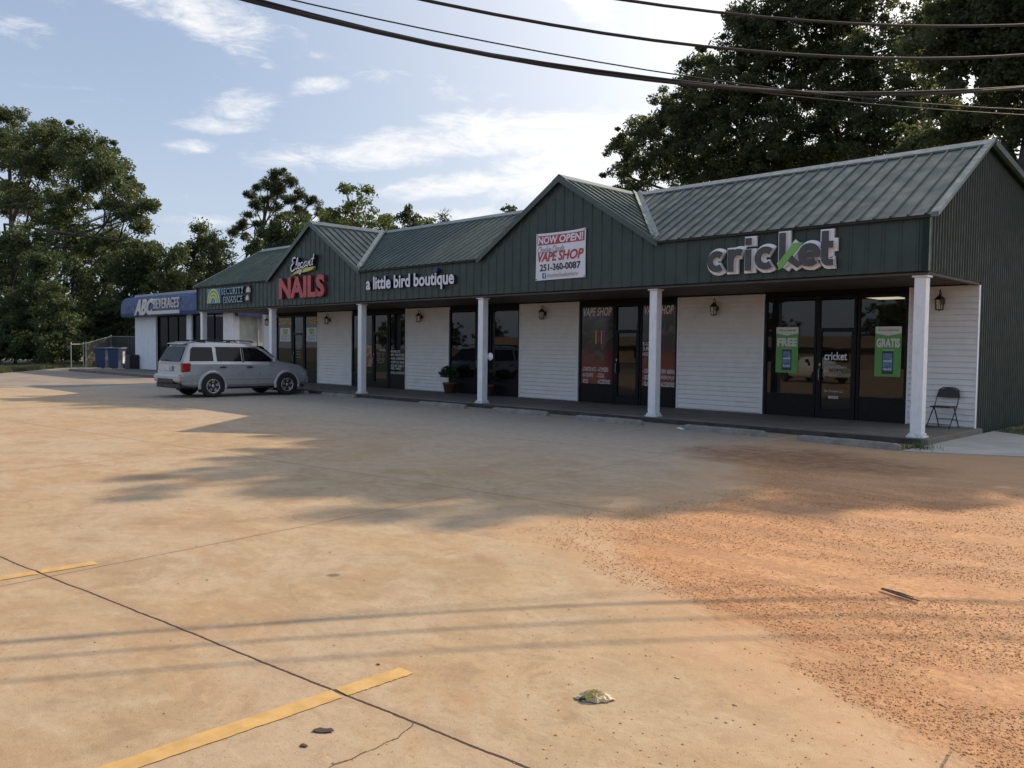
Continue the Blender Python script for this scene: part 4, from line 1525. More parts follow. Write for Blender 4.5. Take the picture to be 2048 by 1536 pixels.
# ------------------------------------------------------------------ wheel stops
st0 = None
for i, (x0, x1, y, rz, lb) in enumerate((
        (-1.80, .07, -1.13, -4, 'wheel stop nearest the walkway corner, in front of the phone shop window'),
        (-4.40, -2.50, -.93, -1, 'wheel stop with a scrap of white paper at its end'),
        (-7.40, -5.45, -.86, 1, 'wheel stop in front of the porch column by the vape shop'),
        (-10.35, -8.45, -.68, 2, 'wheel stop in front of the vape banner gable'),
        (-13.4, -11.5, -.66, 3, 'wheel stop left of the porch column with the round notice'),
        (-18.95, -16.95, .0 - .42, 1, 'wheel stop under the porch column beside the nail salon door'),
        (-21.7, -19.75, -.15 - .3, 0, 'wheel stop in front of the silver car'))):
    if st0 is None:
        mb = MB()
        L_ = .94
        pr = [(-.075, 0), (.075, 0), (.062, .09), (.048, .115), (-.048, .115), (-.062, .09)]
        NS = 22
        rr = random.Random(5)
        rings = []
        for k in range(NS + 1):
            xx = -L_ + 2 * L_ * k / NS
            sh = .78 if k in (0, NS) else 1
            rings.append([(xx, p[0] * sh + rr.uniform(-.004, .004), p[1] * (sh if p[1] > 0 else 1) + (rr.uniform(-.007, .003) if p[1] > 0 else 0)) for p in pr])
        vs = [p for r_ in rings for p in r_]
        fs = [tuple(range(5, -1, -1)), tuple(NS * 6 + q for q in range(6))]
        for k in range(NS):
            for q in range(6):
                fs.append((k * 6 + q, k * 6 + (q + 1) % 6, (k + 1) * 6 + (q + 1) % 6, (k + 1) * 6 + q))
        mb.add(vs, fs)
        st0 = mb.build('wheel_stop', MAT['stop_concrete'], local=True)
        o = st0
    else:
        o = st0.copy()
        COL.objects.link(o)
    o.location = ((x0 + x1) / 2, y, 0)
    o.rotation_euler = (0, 0, R(rz))
    tag(o, 'weathered concrete ' + lb, 'wheel stop', 'concrete wheel stops along the walkway')

# ------------------------------------------------------------------ the neighbouring drinks shop
ab = thing('drinks_shop', 'flat white block shop with a blue rounded awning beyond the green building', 'building', (-42.3, 4.86, 0))
YA = 4.86
AX0, AX1 = -48.84, -35.72
mb = MB()
mb.prism([(AX0, YA), (-45.62, YA), (-45.62, YA + .35), (AX0 + .3, YA + .35), (AX0 + .3, 18), (AX0, 18)], 'z', -.05, 3.6)
mb.build('wall', MAT['block_white'], ab)
MB().box(-41.36, -40.72, YA + .01, YA + .30, -.05, 3.6).build('pier', MAT['block_white'], ab)
MB().box(-36.85, AX1, YA, YA + .35, -.05, 3.6).build('pier', MAT['block_white'], ab)
sw_ = MB()
sw_.box(AX1 - .3, AX1 - .001, YA + .352, 18, -.05, 3.6)
for k in range(17):       # courses
    z = .02 + .2 * k
    sw_.box(AX1 - .002, AX1 + .006, YA + .36, 18, z + .012, z + .19)
sw_.build('side_wall', MAT['block_old'], ab)
for x0, x1 in ((-45.62, -41.36), (-40.72, -36.85)):
    w_ = MB()
    n = 3
    for k in range(n + 1):
        xx = x0 + (x1 - x0 - .06) * k / n
        w_.box(xx, xx + .06, YA + .10, YA + .2, .10, 3.5)
    w_.box(x0 + .06, x1 - .06, YA + .11, YA + .19, 3.3, 3.5)
    w_.box(x0 + .06, x1 - .06, YA + .11, YA + .19, .10, .35)
    o = w_.build('window', MAT['black_metal'], ab)
    MB().quad((x0, YA + .15, .1), (x1, YA + .15, .1), (x1, YA + .15, 3.5), (x0, YA + .15, 3.5)).build('pane', MAT['smoked_glass'], o)
aw = MB()
pf = [(YA - .62, 3.34), (YA - .66, 3.55), (YA - .64, 4.10), (YA - .56, 4.36), (YA - .38, 4.54), (YA - .12, 4.60), (YA + .1, 4.60), (YA + .1, 3.34)]
aw.prism(pf, 'x', AX0 - .55, AX1 + .35)
aw.prism([(AX1 + .002, 3.18), (AX1 + .36, 3.18), (AX1 + .36, 4.4), (AX1 + .15, 4.58), (AX1 + .002, 4.6)][::-1], 'y', YA + .101, 18)
aw.build('awning', MAT['awning_blue'], ab)
rf_ = MB()
rf_.box(AX0 - .05, AX1 + .05, YA + .02, 18, 4.605, 4.74)
rf_.build('roof', MAT['roof_tin'], ab)
it = MB()
it.box(AX0 + .31, AX1 - .31, 9.6, 9.7, .0, 3.5)
for k in range(9):
    xx = -45.2 + .9 * k
    it.box(xx, xx + .5, 7 + .2 * (k % 3), 7.3 + .2 * (k % 3), .1, 1.0 + .3 * (k % 4))
it.build('shop_interior', MAT['interior_dark'], ab)
pp_ = MB()
pp_.tube([(AX1 + .12, 6.2, 0), (AX1 + .12, 6.2, 3.4)], .06, 8)
pp_.tube([(AX1 + .10, 7.3, .9), (AX1 + .10, 12.5, .9)], .025, 6)
pp_.build('pipe', MAT['galvanised'], ab)
sg = thing('awning_sign', 'cream raised lettering with an underline bar on the blue awning', 'sign', (-43.9, YA - .66, 3.4), 0)
mb = MB()
yq = YA - .70
text(mb, "ABC", -47.15, -44.25, 3.40, 4.36, yq, depth=.06, bold=.045, shear=.32, sp=1.0)
text(mb, "BEVERAGES", -44.22, -40.78, 3.74, 4.33, yq, depth=.06, bold=.006, sp=1.16)
mb.cbox(-44.75, -40.74, yq + .004, yq + .06, 3.42, 3.62, .006)
mb.build('letters', MAT['sign_cream'], sg)
bxm = MB()
bxm.cbox(-48.84, -48.12, YA - .62, YA - .03, .112, .98, .03)
bxm.box(-48.80, -48.16, YA - .58, YA - .07, .98, 1.0)
tag(bxm.build('litter_bin', MAT['plastic_black'], loc=(-48.5, YA - .33, .11)), 'squat black litter bin against the corner of the white shop wall', 'bin')


# ------------------------------------------------------------------ wheeled bins
def wheelie(label):
    r_ = thing('wheeled_bin', label, 'wheeled bin', (0, 0, 0), 0, 'blue wheeled bins by the fence')
    b = MB()
    vs = []
    for z, hx, y0, y1 in ((.06, .24, -.26, .26), (.30, .265, -.30, .29), (1.0, .31, -.38, .34), (1.04, .335, -.41, .36)):
        vs += [(-hx, y0, z), (hx, y0, z), (hx, y1, z), (-hx, y1, z)]
    fs = [(3, 2, 1, 0)]
    for k in range(3):
        for q in range(4):
            fs.append((k * 4 + q, k * 4 + (q + 1) % 4, k * 4 + 4 + (q + 1) % 4, k * 4 + 4 + q))
    b.add(vs, fs)
    b.build('body', MAT['bin_blue'], r_, local=True)
    l = MB()
    l.add([(-.345, -.43, 1.04), (.345, -.43, 1.04), (.345, .40, 1.06), (-.345, .40, 1.06), (-.32, -.38, 1.10), (.32, -.38, 1.10), (.32, .36, 1.13), (-.32, .36, 1.13)],
          [(0, 1, 5, 4), (1, 2, 6, 5), (2, 3, 7, 6), (3, 0, 4, 7), (4, 5, 6, 7), (3, 2, 1, 0)])
    l.tube([(-.25, .44, 1.0), (.25, .44, 1.0)], .018, 8)
    l.build('lid', MAT['bin_blue'], r_, local=True)
    for s in (-1, 1):
        w_ = MB()
        w_.lathe([(.001, -.03), (.11, -.03), (.13, -.015), (.13, .015), (.11, .03), (.001, .03)], (s * .29, .30, .13), 'x', 18)
        w_.build('wheel', MAT['tyre'], r_, local=True)
    m_ = MB()
    m_.box(.275, .315, .02, .20, .30, .92)
    m_.build('label_strip', MAT['decal_white'], r_, local=True)
    return r_


b1 = wheelie('blue wheeled bin nearer the fence, half hidden by the other bin')
b2 = copy_tree(b1)
b2['label'] = 'blue wheeled bin in front, next to the white shop wall, its side facing the lot'
b1.location, b1.rotation_euler = (-52.9, 4.4, .0), (0, 0, R(35))
b2.location, b2.rotation_euler = (-51.6, 4.75, .0), (0, 0, R(35))
for b in (b1, b2):
    b.scale = (1.25, 1.25, 1.28)

# ------------------------------------------------------------------ slatted chain-link fence
FP = [(-54.02, 2.7), (-56.3, 4.2), (-57.53, 4.77), (-59.6, 7.2), (-57.4, 8.6), (-55.0, 10.4)]
FH = [1.6, 1.62, 1.68, 2.22, 2.2, 2.2]
fe = thing('chain_link_fence', 'grey mesh fence with galvanised posts and dull slats behind the bins', 'fence', (FP[1][0], FP[1][1], 0))
pn, rl = MB(), MB()
for i, (x, y) in enumerate(FP):
    p = MB()
    hgt = FH[i]
    p.tube([(x, y, -.05), (x, y, hgt + .06)], .05 if i > 1 else .03, 8)
    p.lathe([(.055, 0), (.05, .05), (.001, .075)], (x, y, hgt + .05), 'z', 8)
    p.build('post', MAT['galvanised'], fe)
    if i:
        x0, y0 = FP[i - 1]
        h0 = FH[i - 1]
        if i > 2:
            nsl = 26
            for k in range(nsl):
                a, b = k / nsl, (k + .82) / nsl
                ha, hb = h0 + (hgt - h0) * a, h0 + (hgt - h0) * b
                A_ = (x0 + (x - x0) * a, y0 + (y - y0) * a)
                B_ = (x0 + (x - x0) * b, y0 + (y - y0) * b)
                pn.quad((A_[0], A_[1], .06), (B_[0], B_[1], .06), (B_[0], B_[1], hb - .03), (A_[0], A_[1], ha - .03))
                pn.quad((A_[0] + .02, A_[1], ha - .03), (B_[0] + .02, B_[1], hb - .03), (B_[0] + .02, B_[1], .06), (A_[0] + .02, A_[1], .06))
        rl.tube([(x0, y0, h0), (x, y, hgt)], .03, 6)
pn.build('slats', MAT['slat_tan'], fe)
rl.build('top_rail', MAT['galvanised'], fe)

# ------------------------------------------------------------------ cars
def lerp(a, b, t_):
    return a + (b - a) * t_


class Car:
    """a body lofted through stations: (y low, y belt, y roof, z bottom, half width, z belt, z roof, half width of the roof)"""
    def __init__(self, st):
        self.st = st

    def ring(self, s):
        yl, yb, yr, zb, w_, zt, zr, wr = s
        H = zr - zt
        pts = [(w_ - .10, yl, zb), (w_ - .02, yl, zb + .08), (w_, yl, .60), (w_ + .004, lerp(yl, yb, .5), .80), (w_ - .022, yb, zt - .06), (w_ - .06, yb, zt),
               (wr + .035, lerp(yb, yr, .82), zt + H * .82), (wr - .02, lerp(yb, yr, .95), zt + H * .95), (wr - .20, yr, zt + H * .99), (wr * .45, yr, zt + H + .008)]
        return pts

    def body(self):
        mb = MB()
        rings = []
        for s in self.st:
            r_ = self.ring(s)
            rings.append(r_ + [(-x, y, z) for x, y, z in r_[::-1]])
        n = len(rings[0])
        vs = [p for r_ in rings for p in r_]
        fs = []
        for i in range(len(rings) - 1):
            for k in range(n - 1):
                fs.append((i * n + k + 1, i * n + k, (i + 1) * n + k, (i + 1) * n + k + 1))
            fs.append((i * n, i * n + n - 1, (i + 1) * n + n - 1, (i + 1) * n))
        mb.add(vs, fs, 0, True)
        h = n // 2
        last = (len(rings) - 1) * n
        for k in range(h - 1):
            mb.add([vs[k], vs[k + 1], vs[n - 2 - k], vs[n - 1 - k]], [(0, 1, 2, 3)][::1], 0)
            mb.add([vs[last + k], vs[last + k + 1], vs[last + n - 2 - k], vs[last + n - 1 - k]], [(3, 2, 1, 0)], 0)
        return mb

    def prm(self, y):
        st = self.st
        for a, b in zip(st[:-1], st[1:]):
            if a[1] <= y <= b[1]:
                t_ = (y - a[1]) / max(b[1] - a[1], 1e-6)
                return [lerp(p, q, t_) for p, q in zip(a, b)]
        return st[0] if y < st[0][1] else st[-1]

    def side(self, y, z, out=.006):
        s = self.prm(y)
        zt, H = s[5], s[6] - s[5]
        t_ = (z - zt) / max(H * .82, 1e-4)
        if t_ >= 0:
            return (lerp(s[4] - .06, s[7] + .035, t_) + out, y, z)
        for (z0, d0), (z1, d1) in zip([(s[3] + .08, -.02), (.60, 0), (.80, .004), (zt - .06, -.022)], [(.60, 0), (.80, .004), (zt - .06, -.022), (zt, -.06)]):
            if z0 <= z <= z1 + 1e-6:
                return (s[4] + lerp(d0, d1, (z - z0) / max(z1 - z0, 1e-6)) + out, y, z)
        return (s[4] + out, y, z)

    def patch(self, mb, poly, s=1, out=.006, mi=0):
        pts = [self.side(y, z, out) for y, z in poly]
        pts = [(p[0] * s, p[1], p[2]) for p in pts]
        mb.poly(pts if s > 0 else pts[::-1], mi)

    def band(self, mb, y0, y1, z0, z1, s=1, out=.005, n=10, mi=0):
        for i in range(n):
            a, b = lerp(y0, y1, i / n), lerp(y0, y1, (i + 1) / n)
            self.patch(mb, [(a, z0), (b, z0), (b, z1), (a, z1)], s, out, mi)


def add_wheel(car, x, y, r_, wd, s):
    w_ = MB()
    o = s
    w_.lathe([(r_ * .62, -wd / 2), (r_ * .94, -wd / 2), (r_, -wd / 2 + .03), (r_, wd / 2 - .03), (r_ * .94, wd / 2), (r_ * .66, wd / 2), (r_ * .62, wd / 2 - .03)], (x, y, r_), 'x', 30)
    wh = w_.build('wheel', MAT['tyre'], car, local=True)
    rm = MB()
    xo = x + o * (wd / 2 - .035)
    rm.lathe([(.001, 0), (r_ * .60, 0)], (xo - o * .06, y, r_), 'x', 24, 1)
    rm.lathe([(r_ * .64, 0), (r_ * .645, o * .03), (r_ * .57, o * .032), (r_ * .55, -o * .02)], (xo, y, r_), 'x', 28)
    rm.lathe([(.001, o * .02), (.05, o * .02), (.07, 0), (.07, -o * .05)], (xo, y, r_), 'x', 14)
    for k in range(5):
        for dlt in (-.13, .13):
            t0, t1 = 2 * math.pi * k / 5 + .3 + dlt * 2.2, 2 * math.pi * k / 5 + .3 + dlt
            c0 = Vector((xo, y + .05 * math.cos(t0), r_ + .05 * math.sin(t0)))
            c1 = Vector((xo + o * .012, y + r_ * .58 * math.cos(t1), r_ + r_ * .58 * math.sin(t1)))
            d = (c1 - c0).normalized().cross(Vector((1, 0, 0))) * .020
            up = Vector((o * .014, 0, 0))
            rm.add([c0 - d, c0 + d, c1 + d, c1 - d, c0 - d * .7 + up, c0 + d * .7 + up, c1 + d * .7 + up, c1 - d * .7 + up], [(4, 5, 6, 7), (0, 1, 5, 4), (2, 3, 7, 6), (1, 2, 6, 5), (3, 0, 4, 7)], 0)
    rm.build('rim', [MAT['alloy'], MAT['plastic_black']], wh, local=True)


suv = thing('parked_car', 'silver family SUV parked nose-in towards the lender window, seen from its rear corner', 'car', (-20.74, -2.61, 0))
ST = [(-2.31, -2.29, -1.99, .42, .90, 1.12, 1.70, .64), (-2.25, -2.22, -1.92, .36, .955, 1.125, 1.755, .70), (-2.0, -1.98, -1.72, .34, .98, 1.13, 1.775, .725), (-1.3, -1.3, -1.2, .33, .985, 1.13, 1.79, .735),
      (-.4, -.4, -.4, .33, .985, 1.125, 1.79, .735), (.3, .35, .12, .33, .985, 1.115, 1.765, .72), (.75, .80, .40, .33, .985, 1.10, 1.70, .70), (1.02, 1.12, .72, .33, .985, 1.085, 1.56, .69),
      (1.20, 1.30, 1.22, .33, .98, 1.075, 1.16, .76), (1.75, 1.75, 1.70, .34, .965, 1.03, 1.10, .76), (2.1, 2.1, 2.05, .36, .93, .96, 1.02, .74), (2.28, 2.28, 2.25, .40, .86, .86, .90, .70), (2.37, 2.36, 2.34, .46, .72, .74, .77, .60)]
cb = Car(ST)
bd = cb.body().build('body', MAT['silver_paint'], suv, local=True)
bd.data.set_sharp_from_angle(angle=R(24))
for s in (1, -1):
    for poly in ([(-2.02, 1.17), (-1.22, 1.17), (-1.22, 1.62), (-1.86, 1.62), (-1.93, 1.58)], [(-1.10, 1.165), (-.23, 1.16), (-.23, 1.62), (-1.10, 1.62)], [(-.14, 1.16), (.97, 1.145), (.84, 1.28), (.62, 1.46), (.40, 1.58), (-.14, 1.615)]):
        g_ = MB()
        cb.patch(g_, poly, s, .007)
        g_.build('side_window', MAT['car_glass'], suv, local=True)
    sm = MB()
    cb.band(sm, -1.12, -.16, 1.615, 1.632, s, .009, 8)
    cb.band(sm, -.16, .42, 1.60, 1.632, s, .006, 6)
    for y_ in (-1.155, -.185, .99):
        cb.patch(sm, [(y_ - .006, .46), (y_ + .006, .46), (y_ + .006, 1.12), (y_ - .006, 1.12)], s, .004)
    cb.patch(sm, [(-.21, 1.13), (-.15, 1.13), (-.15, 1.63), (-.21, 1.63)], s, .008)
    sm.build('door_seal', MAT['plastic_black'], suv, local=True)
    ml = MB()
    cb.band(ml, -.95, 1.05, .60, .655, s, .016, 10)
    ml.build('side_moulding', MAT['silver_trim'], suv, local=True)
    for y_ in (-.92, .03):
        hn = MB()
        p = cb.side(y_, .97, .02)
        hn.cbox(min(p[0] * s - .02, p[0] * s + .02), max(p[0] * s - .02, p[0] * s + .02), y_ - .11, y_ + .11, .955, .99, .008)
        hn.cbox(min(p[0] * s - .02, p[0] * s + .018), max(p[0] * s - .02, p[0] * s + .018), y_ - .03, y_ + .04, .99, 1.01, .006)
        hn.build('handle', MAT['plastic_black'], suv, local=True)
    mr_ = MB()
    mr_.cbox(min(s * .97, s * 1.14), max(s * .97, s * 1.14), .83, .93, 1.12, 1.29, .03)
    mr_.build('mirror', MAT['silver_paint'], suv, local=True)
    # wheel arches: dark well and a rounded flare
    for yc in (-1.27, 1.43):
        fl_ = MB()
        pts = []
        n = 22
        for k in range(n + 1):
            a = R(-12 + 204 * k / n)
            for r_, ox in ((.405, .992), (.415, 1.018), (.475, 1.015), (.505, .975)):
                pts.append((s * ox, yc + r_ * math.cos(a), .37 + r_ * math.sin(a)))
        fs = []
        for k in range(n):
            for q in range(3):
                f_ = (k * 4 + q, k * 4 + q + 1, k * 4 + q + 5, k * 4 + q + 4)
                fs.append(f_ if s > 0 else f_[::-1])
        fl_.add(pts, fs, 0, True)
        fl_.build('wheel_flare', MAT['silver_trim'], suv, local=True)
        wl = MB()
        wl.prism([(yc + .412 * math.cos(R(a)), .37 + .412 * math.sin(R(a))) for a in range(-30, 211, 12)], 'x', min(s * .70, s * .995), max(s * .70, s * .995))
        wl.build('wheel_well', MAT['plastic_black'], suv, local=True)
        add_wheel(suv, s * .895, yc, .365, .235, s)
    tl = MB()
    x0, x1 = (.85, .985) if s > 0 else (-.985, -.85)
    tl.cbox(x0, x1, -2.302, -2.00, .82, 1.12, .03)
    tl.build('tail_light', MAT['tail_red'], suv, local=True)
    hl = MB()
    x0, x1 = (.52, .86) if s > 0 else (-.86, -.52)
    hl.cbox(x0, x1, 2.02, 2.30, .70, .87, .05)
    hl.build('headlight', MAT['lamp_clear'], suv, local=True)
    rk = MB()
    rk.tube([(s * .60, -1.65, 1.80), (s * .60, -1.55, 1.845), (s * .605, -.3, 1.85), (s * .60, .25, 1.835), (s * .58, .36, 1.775)], .018, 6)
    rk.box(s * .60 - .03, s * .60 + .03, -1.66, -1.36, 1.775, 1.84)
    rk.box(s * .60 - .03, s * .60 + .03, -.62, -.5, 1.785, 1.84)
    rk.build('roof_rail', MAT['plastic_black'], suv, local=True)
suv.scale = (.962, .962, .975)
# rear: glass, spoiler, plate, bumper
g_ = MB()
g_.add([(-.80, -2.297, 1.17), (.80, -2.297, 1.17), (.66, -2.055, 1.63), (-.66, -2.055, 1.63)], [(0, 1, 2, 3)])
g_.xf(lambda x, y, z: (x, y - .004, z))
g_.build('rear_window', pm('rear_glass', (0.010, 0.011, 0.012), 0.12, spec=0.15), suv, local=True)
sp = MB()
sp.prism([(-2.09, 1.715), (-2.08, 1.738), (-1.80, 1.792), (-1.70, 1.80), (-1.70, 1.72)], 'x', -.64, .64)
sp.build('spoiler', MAT['silver_paint'], suv, local=True)
wp = MB()
wp.tube([(.05, -2.33, 1.20), (-.25, -2.325, 1.21), (-.42, -2.31, 1.23)], .012, 5)
wp.build('wiper', MAT['plastic_black'], suv, local=True)
pl = MB()
pl.cbox(-.30, .30, -2.345, -2.30, .845, 1.02, .03)
rp = pl.build('plate_recess', MAT['silver_trim'], suv, local=True)
pl = MB()
pl.box(-.155, .155, -2.355, -2.346, .86, 1.01)
pl.build('number_plate', MAT['plate_white'], rp, local=True)
bm = MB()
bm.cbox(-.965, .965, -2.43, -2.02, .48, .74, .06)
bm.build('bumper', MAT['silver_paint'], suv, local=True)
bm = MB()
bm.cbox(-.62, .62, -2.445, -2.30, .44, .63, .04)
bm.cbox(-.90, .90, -2.36, -1.9, .30, .47, .03)
bm.box(-.80, .80, -1.8, 2.2, .26, .34)
bm.build('underbody', MAT['plastic_black'], suv, local=True)
ws = MB()
ws.add([(-.80, 1.235, 1.12), (.80, 1.235, 1.12), (.66, .60, 1.66), (-.66, .60, 1.66)], [(0, 1, 2, 3)])
ws.xf(lambda x, y, z: (x, y + .03, z + .02))
ws.build('windscreen', MAT['car_glass'], suv, local=True)
fb = MB()
fb.cbox(-.80, .80, 2.20, 2.42, .38, .64, .06)
fb.build('bumper', MAT['silver_paint'], suv, local=True)

# the pale saloon out on the road that the phone shop's glass mirrors
sal = thing('parked_saloon', 'white saloon car across the road, seen only mirrored in the shop glass', 'car', (-15.2, -22.6, 0), R(-62))
SS = [(-2.3, -2.3, -2.25, .35, .80, .88, .95, .60), (-2.1, -2.1, -2.0, .30, .87, .93, 1.02, .66), (-1.35, -1.45, -1.30, .28, .89, .95, 1.06, .62), (-.8, -.95, -.55, .28, .90, .96, 1.38, .55),
      (0, 0, 0, .28, .90, .95, 1.43, .56), (.5, .6, .3, .28, .90, .94, 1.40, .55), (1.0, 1.1, .9, .28, .90, .92, 1.02, .62), (1.9, 1.9, 1.85, .30, .86, .80, .86, .62), (2.25, 2.25, 2.2, .36, .74, .66, .70, .55)]
sb = Car(SS)
sb.body().build('body', MAT['white_car_paint'], sal, local=True)
for s in (1, -1):
    g_ = MB()
    sb.patch(g_, [(-1.0, .99), (.85, .97), (.45, 1.28), (-.6, 1.32)], s, .01)
    g_.build('side_window', MAT['car_glass'], sal, local=True)
    for yc in (-1.35, 1.35):
        wl = MB()
        wl.prism([(yc + .35 * math.cos(R(a)), .32 + .35 * math.sin(R(a))) for a in range(-25, 206, 15)], 'x', min(s * .6, s * .905), max(s * .6, s * .905))
        wl.build('wheel_well', MAT['plastic_black'], sal, local=True)
        add_wheel(sal, s * .82, yc, .32, .2, s)
    tl = MB()
    tl.cbox(min(s * .5, s * .84), max(s * .5, s * .84), -2.33, -2.12, .68, .86, .03)
    tl.build('tail_light', MAT['tail_red'], sal, local=True)
g_ = MB()
g_.add([(-.6, -1.42, 1.04), (.6, -1.42, 1.04), (.5, -.72, 1.36), (-.5, -.72, 1.36)], [(0, 1, 2, 3)])
g_.xf(lambda x, y, z: (x, y - .02, z + .02))
g_.build('rear_window', MAT['car_glass'], sal, local=True)
# low ochre building across the road, likewise only mirrored
ob = thing('roadside_store', 'low ochre store across the road, seen only mirrored in the shop glass', 'building', (-60, -68, 0))
mb = MB()
mb.box(-88, -28, -82, -68, 0, 2.2)
mb.build('wall', MAT['tan_stucco'], ob)
mb = MB()
mb.prism([(-83, 2.2), (-67, 2.2), (-69, 3.5), (-81, 3.5)], 'x', -89, -27)
mb.build('roof', MAT['tan_roof'], ob)
for k in range(9):
    w_ = MB()
    w_.box(-86 + 6.3 * k, -82.5 + 6.3 * k, -68.02, -67.97, .6, 1.9)
    w_.build('window', MAT['car_glass'], ob)

# ------------------------------------------------------------------ overhead cables
CD = Vector((3.7, 7.1, 0)).normalized()
CN = Vector((CD.y, -CD.x, 0))
for nm, off, (q2, q1, q0), rad, lb in (
        ('overhead_cable', 0.0, (.0196, .021, 4.1317), .0175, 'thick twisted overhead cable, lowest of the heavy ones, over the lot'),
        ('overhead_cable', .12, (.0186, .0259, 4.4481), .0150, 'middle heavy black overhead cable, crossing the tall trees'),
        ('overhead_cable', .30, (.0173, .0346, 4.6918), .0140, 'topmost black overhead cable, near the upper edge of the trees'),
        ('overhead_cable', .02, (.0107, -.0178, 4.1934), .0065, 'thin overhead wire just above the thick twisted cable on the sky side'),
        ('overhead_cable', -.02, (.0074, -.0024, 4.1398), .0055, 'thinnest overhead wire dipping below the thick twisted cable in front of the trees')):
    mb = MB()
    pts = []
    for k in range(61):
        tt = -15 + 30 * k / 60
        p = Vector((.85, -8.95, 0)) + CN * off + CD * tt
        z = q2 * tt * tt + q1 * tt + q0
        if rad < .006 and tt < .8:      # lashed to the twisted cable on this side
            kk = min(max((.8 - tt) / 1.8, 0), 1)
            z = lerp(z, .0196 * tt * tt + .021 * tt + 4.1317 - .006, kk * kk * (3 - 2 * kk))
        pts.append((p.x, p.y, z))
    mb.tube(pts, rad, 8)
    if rad > .017:
        mb.tube([(p[0] + .012 * math.cos(i * .9), p[1] - .012 * math.cos(i * .9), p[2] + .019 + .005 * math.sin(i * .9)) for i, p in enumerate(pts)], .010, 6)
    tag(mb.build(nm, MAT['cable_black'], loc=pts[30]), lb, 'cable', 'overhead cables')

# ------------------------------------------------------------------ litter on the lot
rr = random.Random(11)
pc = thing('crumpled_paper', 'crumpled cream and yellow paper wrapper lying on the lot', 'litter', (2.80, -12.74, 0), R(38))
for nm, mt_, sx, sy, sz, ox, oy in (('paper', 'paper_cream', .082, .046, .046, 0, 0), ('yellow_fold', 'paper_yellow', .036, .022, .050, -.012, -.012), ('dark_fold', 'plastic_black', .026, .024, .018, -.052, -.016)):
    mb = MB()
    NU, NV = 22, 9
    vs = []
    for i in range(NU):
        for j in range(NV):
            a = 2 * math.pi * i / NU
            r_ = j / (NV - 1)
            bump_ = 1 + .22 * rr.uniform(-1, 1)
            hgt = (1 - r_ ** 3) * (.45 + .55 * rr.random()) if j < NV - 1 else .04
            vs.append((ox + sx * r_ * math.cos(a) * bump_, oy + sy * r_ * math.sin(a) * bump_, .002 + sz * hgt))
    fs = [(i * NV + j, ((i + 1) % NU) * NV + j, ((i + 1) % NU) * NV + j + 1, i * NV + j + 1) for i in range(NU) for j in range(NV - 1)]
    mb.add(vs, [f[::-1] for f in fs])
    mb.build(nm, MAT[mt_], pc, local=True)
mb = MB()
A_, B_ = Vector((3.05, -9.93, .018)), Vector((3.33, -10.03, .016))
for k in range(7):
    o = Vector((rr.uniform(-.012, .012), rr.uniform(-.012, .012), rr.uniform(-.006, .010)))
    a, b = A_ + o, B_ + o * 1.8
    mid_ = (a + b) / 2 + Vector((rr.uniform(-.01, .01), rr.uniform(-.01, .01), 0))
    mb.tube([a, mid_, b + (b - a) * rr.uniform(-.2, .05)], [.003, .006, .003], 5)
tag(mb.build('broken_stick', MAT['wood_grey'], loc=(3.19, -9.98, 0)), 'splintered grey stick lying on the orange clay', 'stick')
for (x, y), sz, a, lb in (((2.205, -13.83), .05, .6, 'dark flat dead leaf by the yellow bay line'), ((2.263, -13.96), .022, .2, 'small curled dead leaf nearest the yellow bay line end'), ((1.76, -13.22), .014, .4, 'tiny dead leaf on the tip of the yellow bay line')):
    mb = MB()
    pts = [(1.0, 0), (.55, .42), (.1, .5), (-.5, .42), (-1.0, .1), (-.8, -.3), (-.2, -.45), (.45, -.35)]
    P = []
    for px_, py_ in pts:
        px_, py_ = px_ * sz * rr.uniform(.85, 1.1), py_ * sz * rr.uniform(.85, 1.15)
        P.append((x + px_ * math.cos(a) - py_ * math.sin(a), y + px_ * math.sin(a) + py_ * math.cos(a), .004 + rr.uniform(.0, .25) * sz * .5))
    n = len(P)
    top = P + [(x, y, .006 + sz * .05)]
    mb.add(top, [(i, (i + 1) % n, n) for i in range(n)])
    mb.add([(p[0], p[1], p[2] - .0015) for p in top], [((i + 1) % n, i, n) for i in range(n)])
    tag(mb.build('dead_leaf', MAT['dead_leaf'], loc=(x, y, 0)), lb, 'leaf', 'dead leaves on the lot')
mb = MB()
mb.add([(-4.47, -1.08, .03), (-4.30, -1.12, .012), (-4.27, -1.04, .02), (-4.44, -.99, .05), (-4.37, -1.06, .055)], [(0, 1, 4), (1, 2, 4), (2, 3, 4), (3, 0, 4)])
tag(mb.build('paper_scrap', MAT['decal_white'], loc=(-4.37, -1.06, 0)), 'scrap of white paper against the end of a wheel stop', 'litter')


def xb(y):
    for (y0, x0), (y1, x1) in zip(CLAY[:-1], CLAY[1:]):
        if y0 <= y <= y1:
            return x0 + (x1 - x0) * (y - y0) / (y1 - y0)
    return 6.0


def vnoise(x, y, seed=0):
    """smooth value noise"""
    def h(i, j):
        return (math.sin(i * 127.1 + j * 311.7 + seed * 74.7) * 43758.5453) % 1.0
    i, j = math.floor(x), math.floor(y)
    u, v_ = x - i, y - j
    u, v_ = u * u * (3 - 2 * u), v_ * v_ * (3 - 2 * v_)
    return lerp(lerp(h(i, j), h(i + 1, j), u), lerp(h(i, j + 1), h(i + 1, j + 1), u), v_)


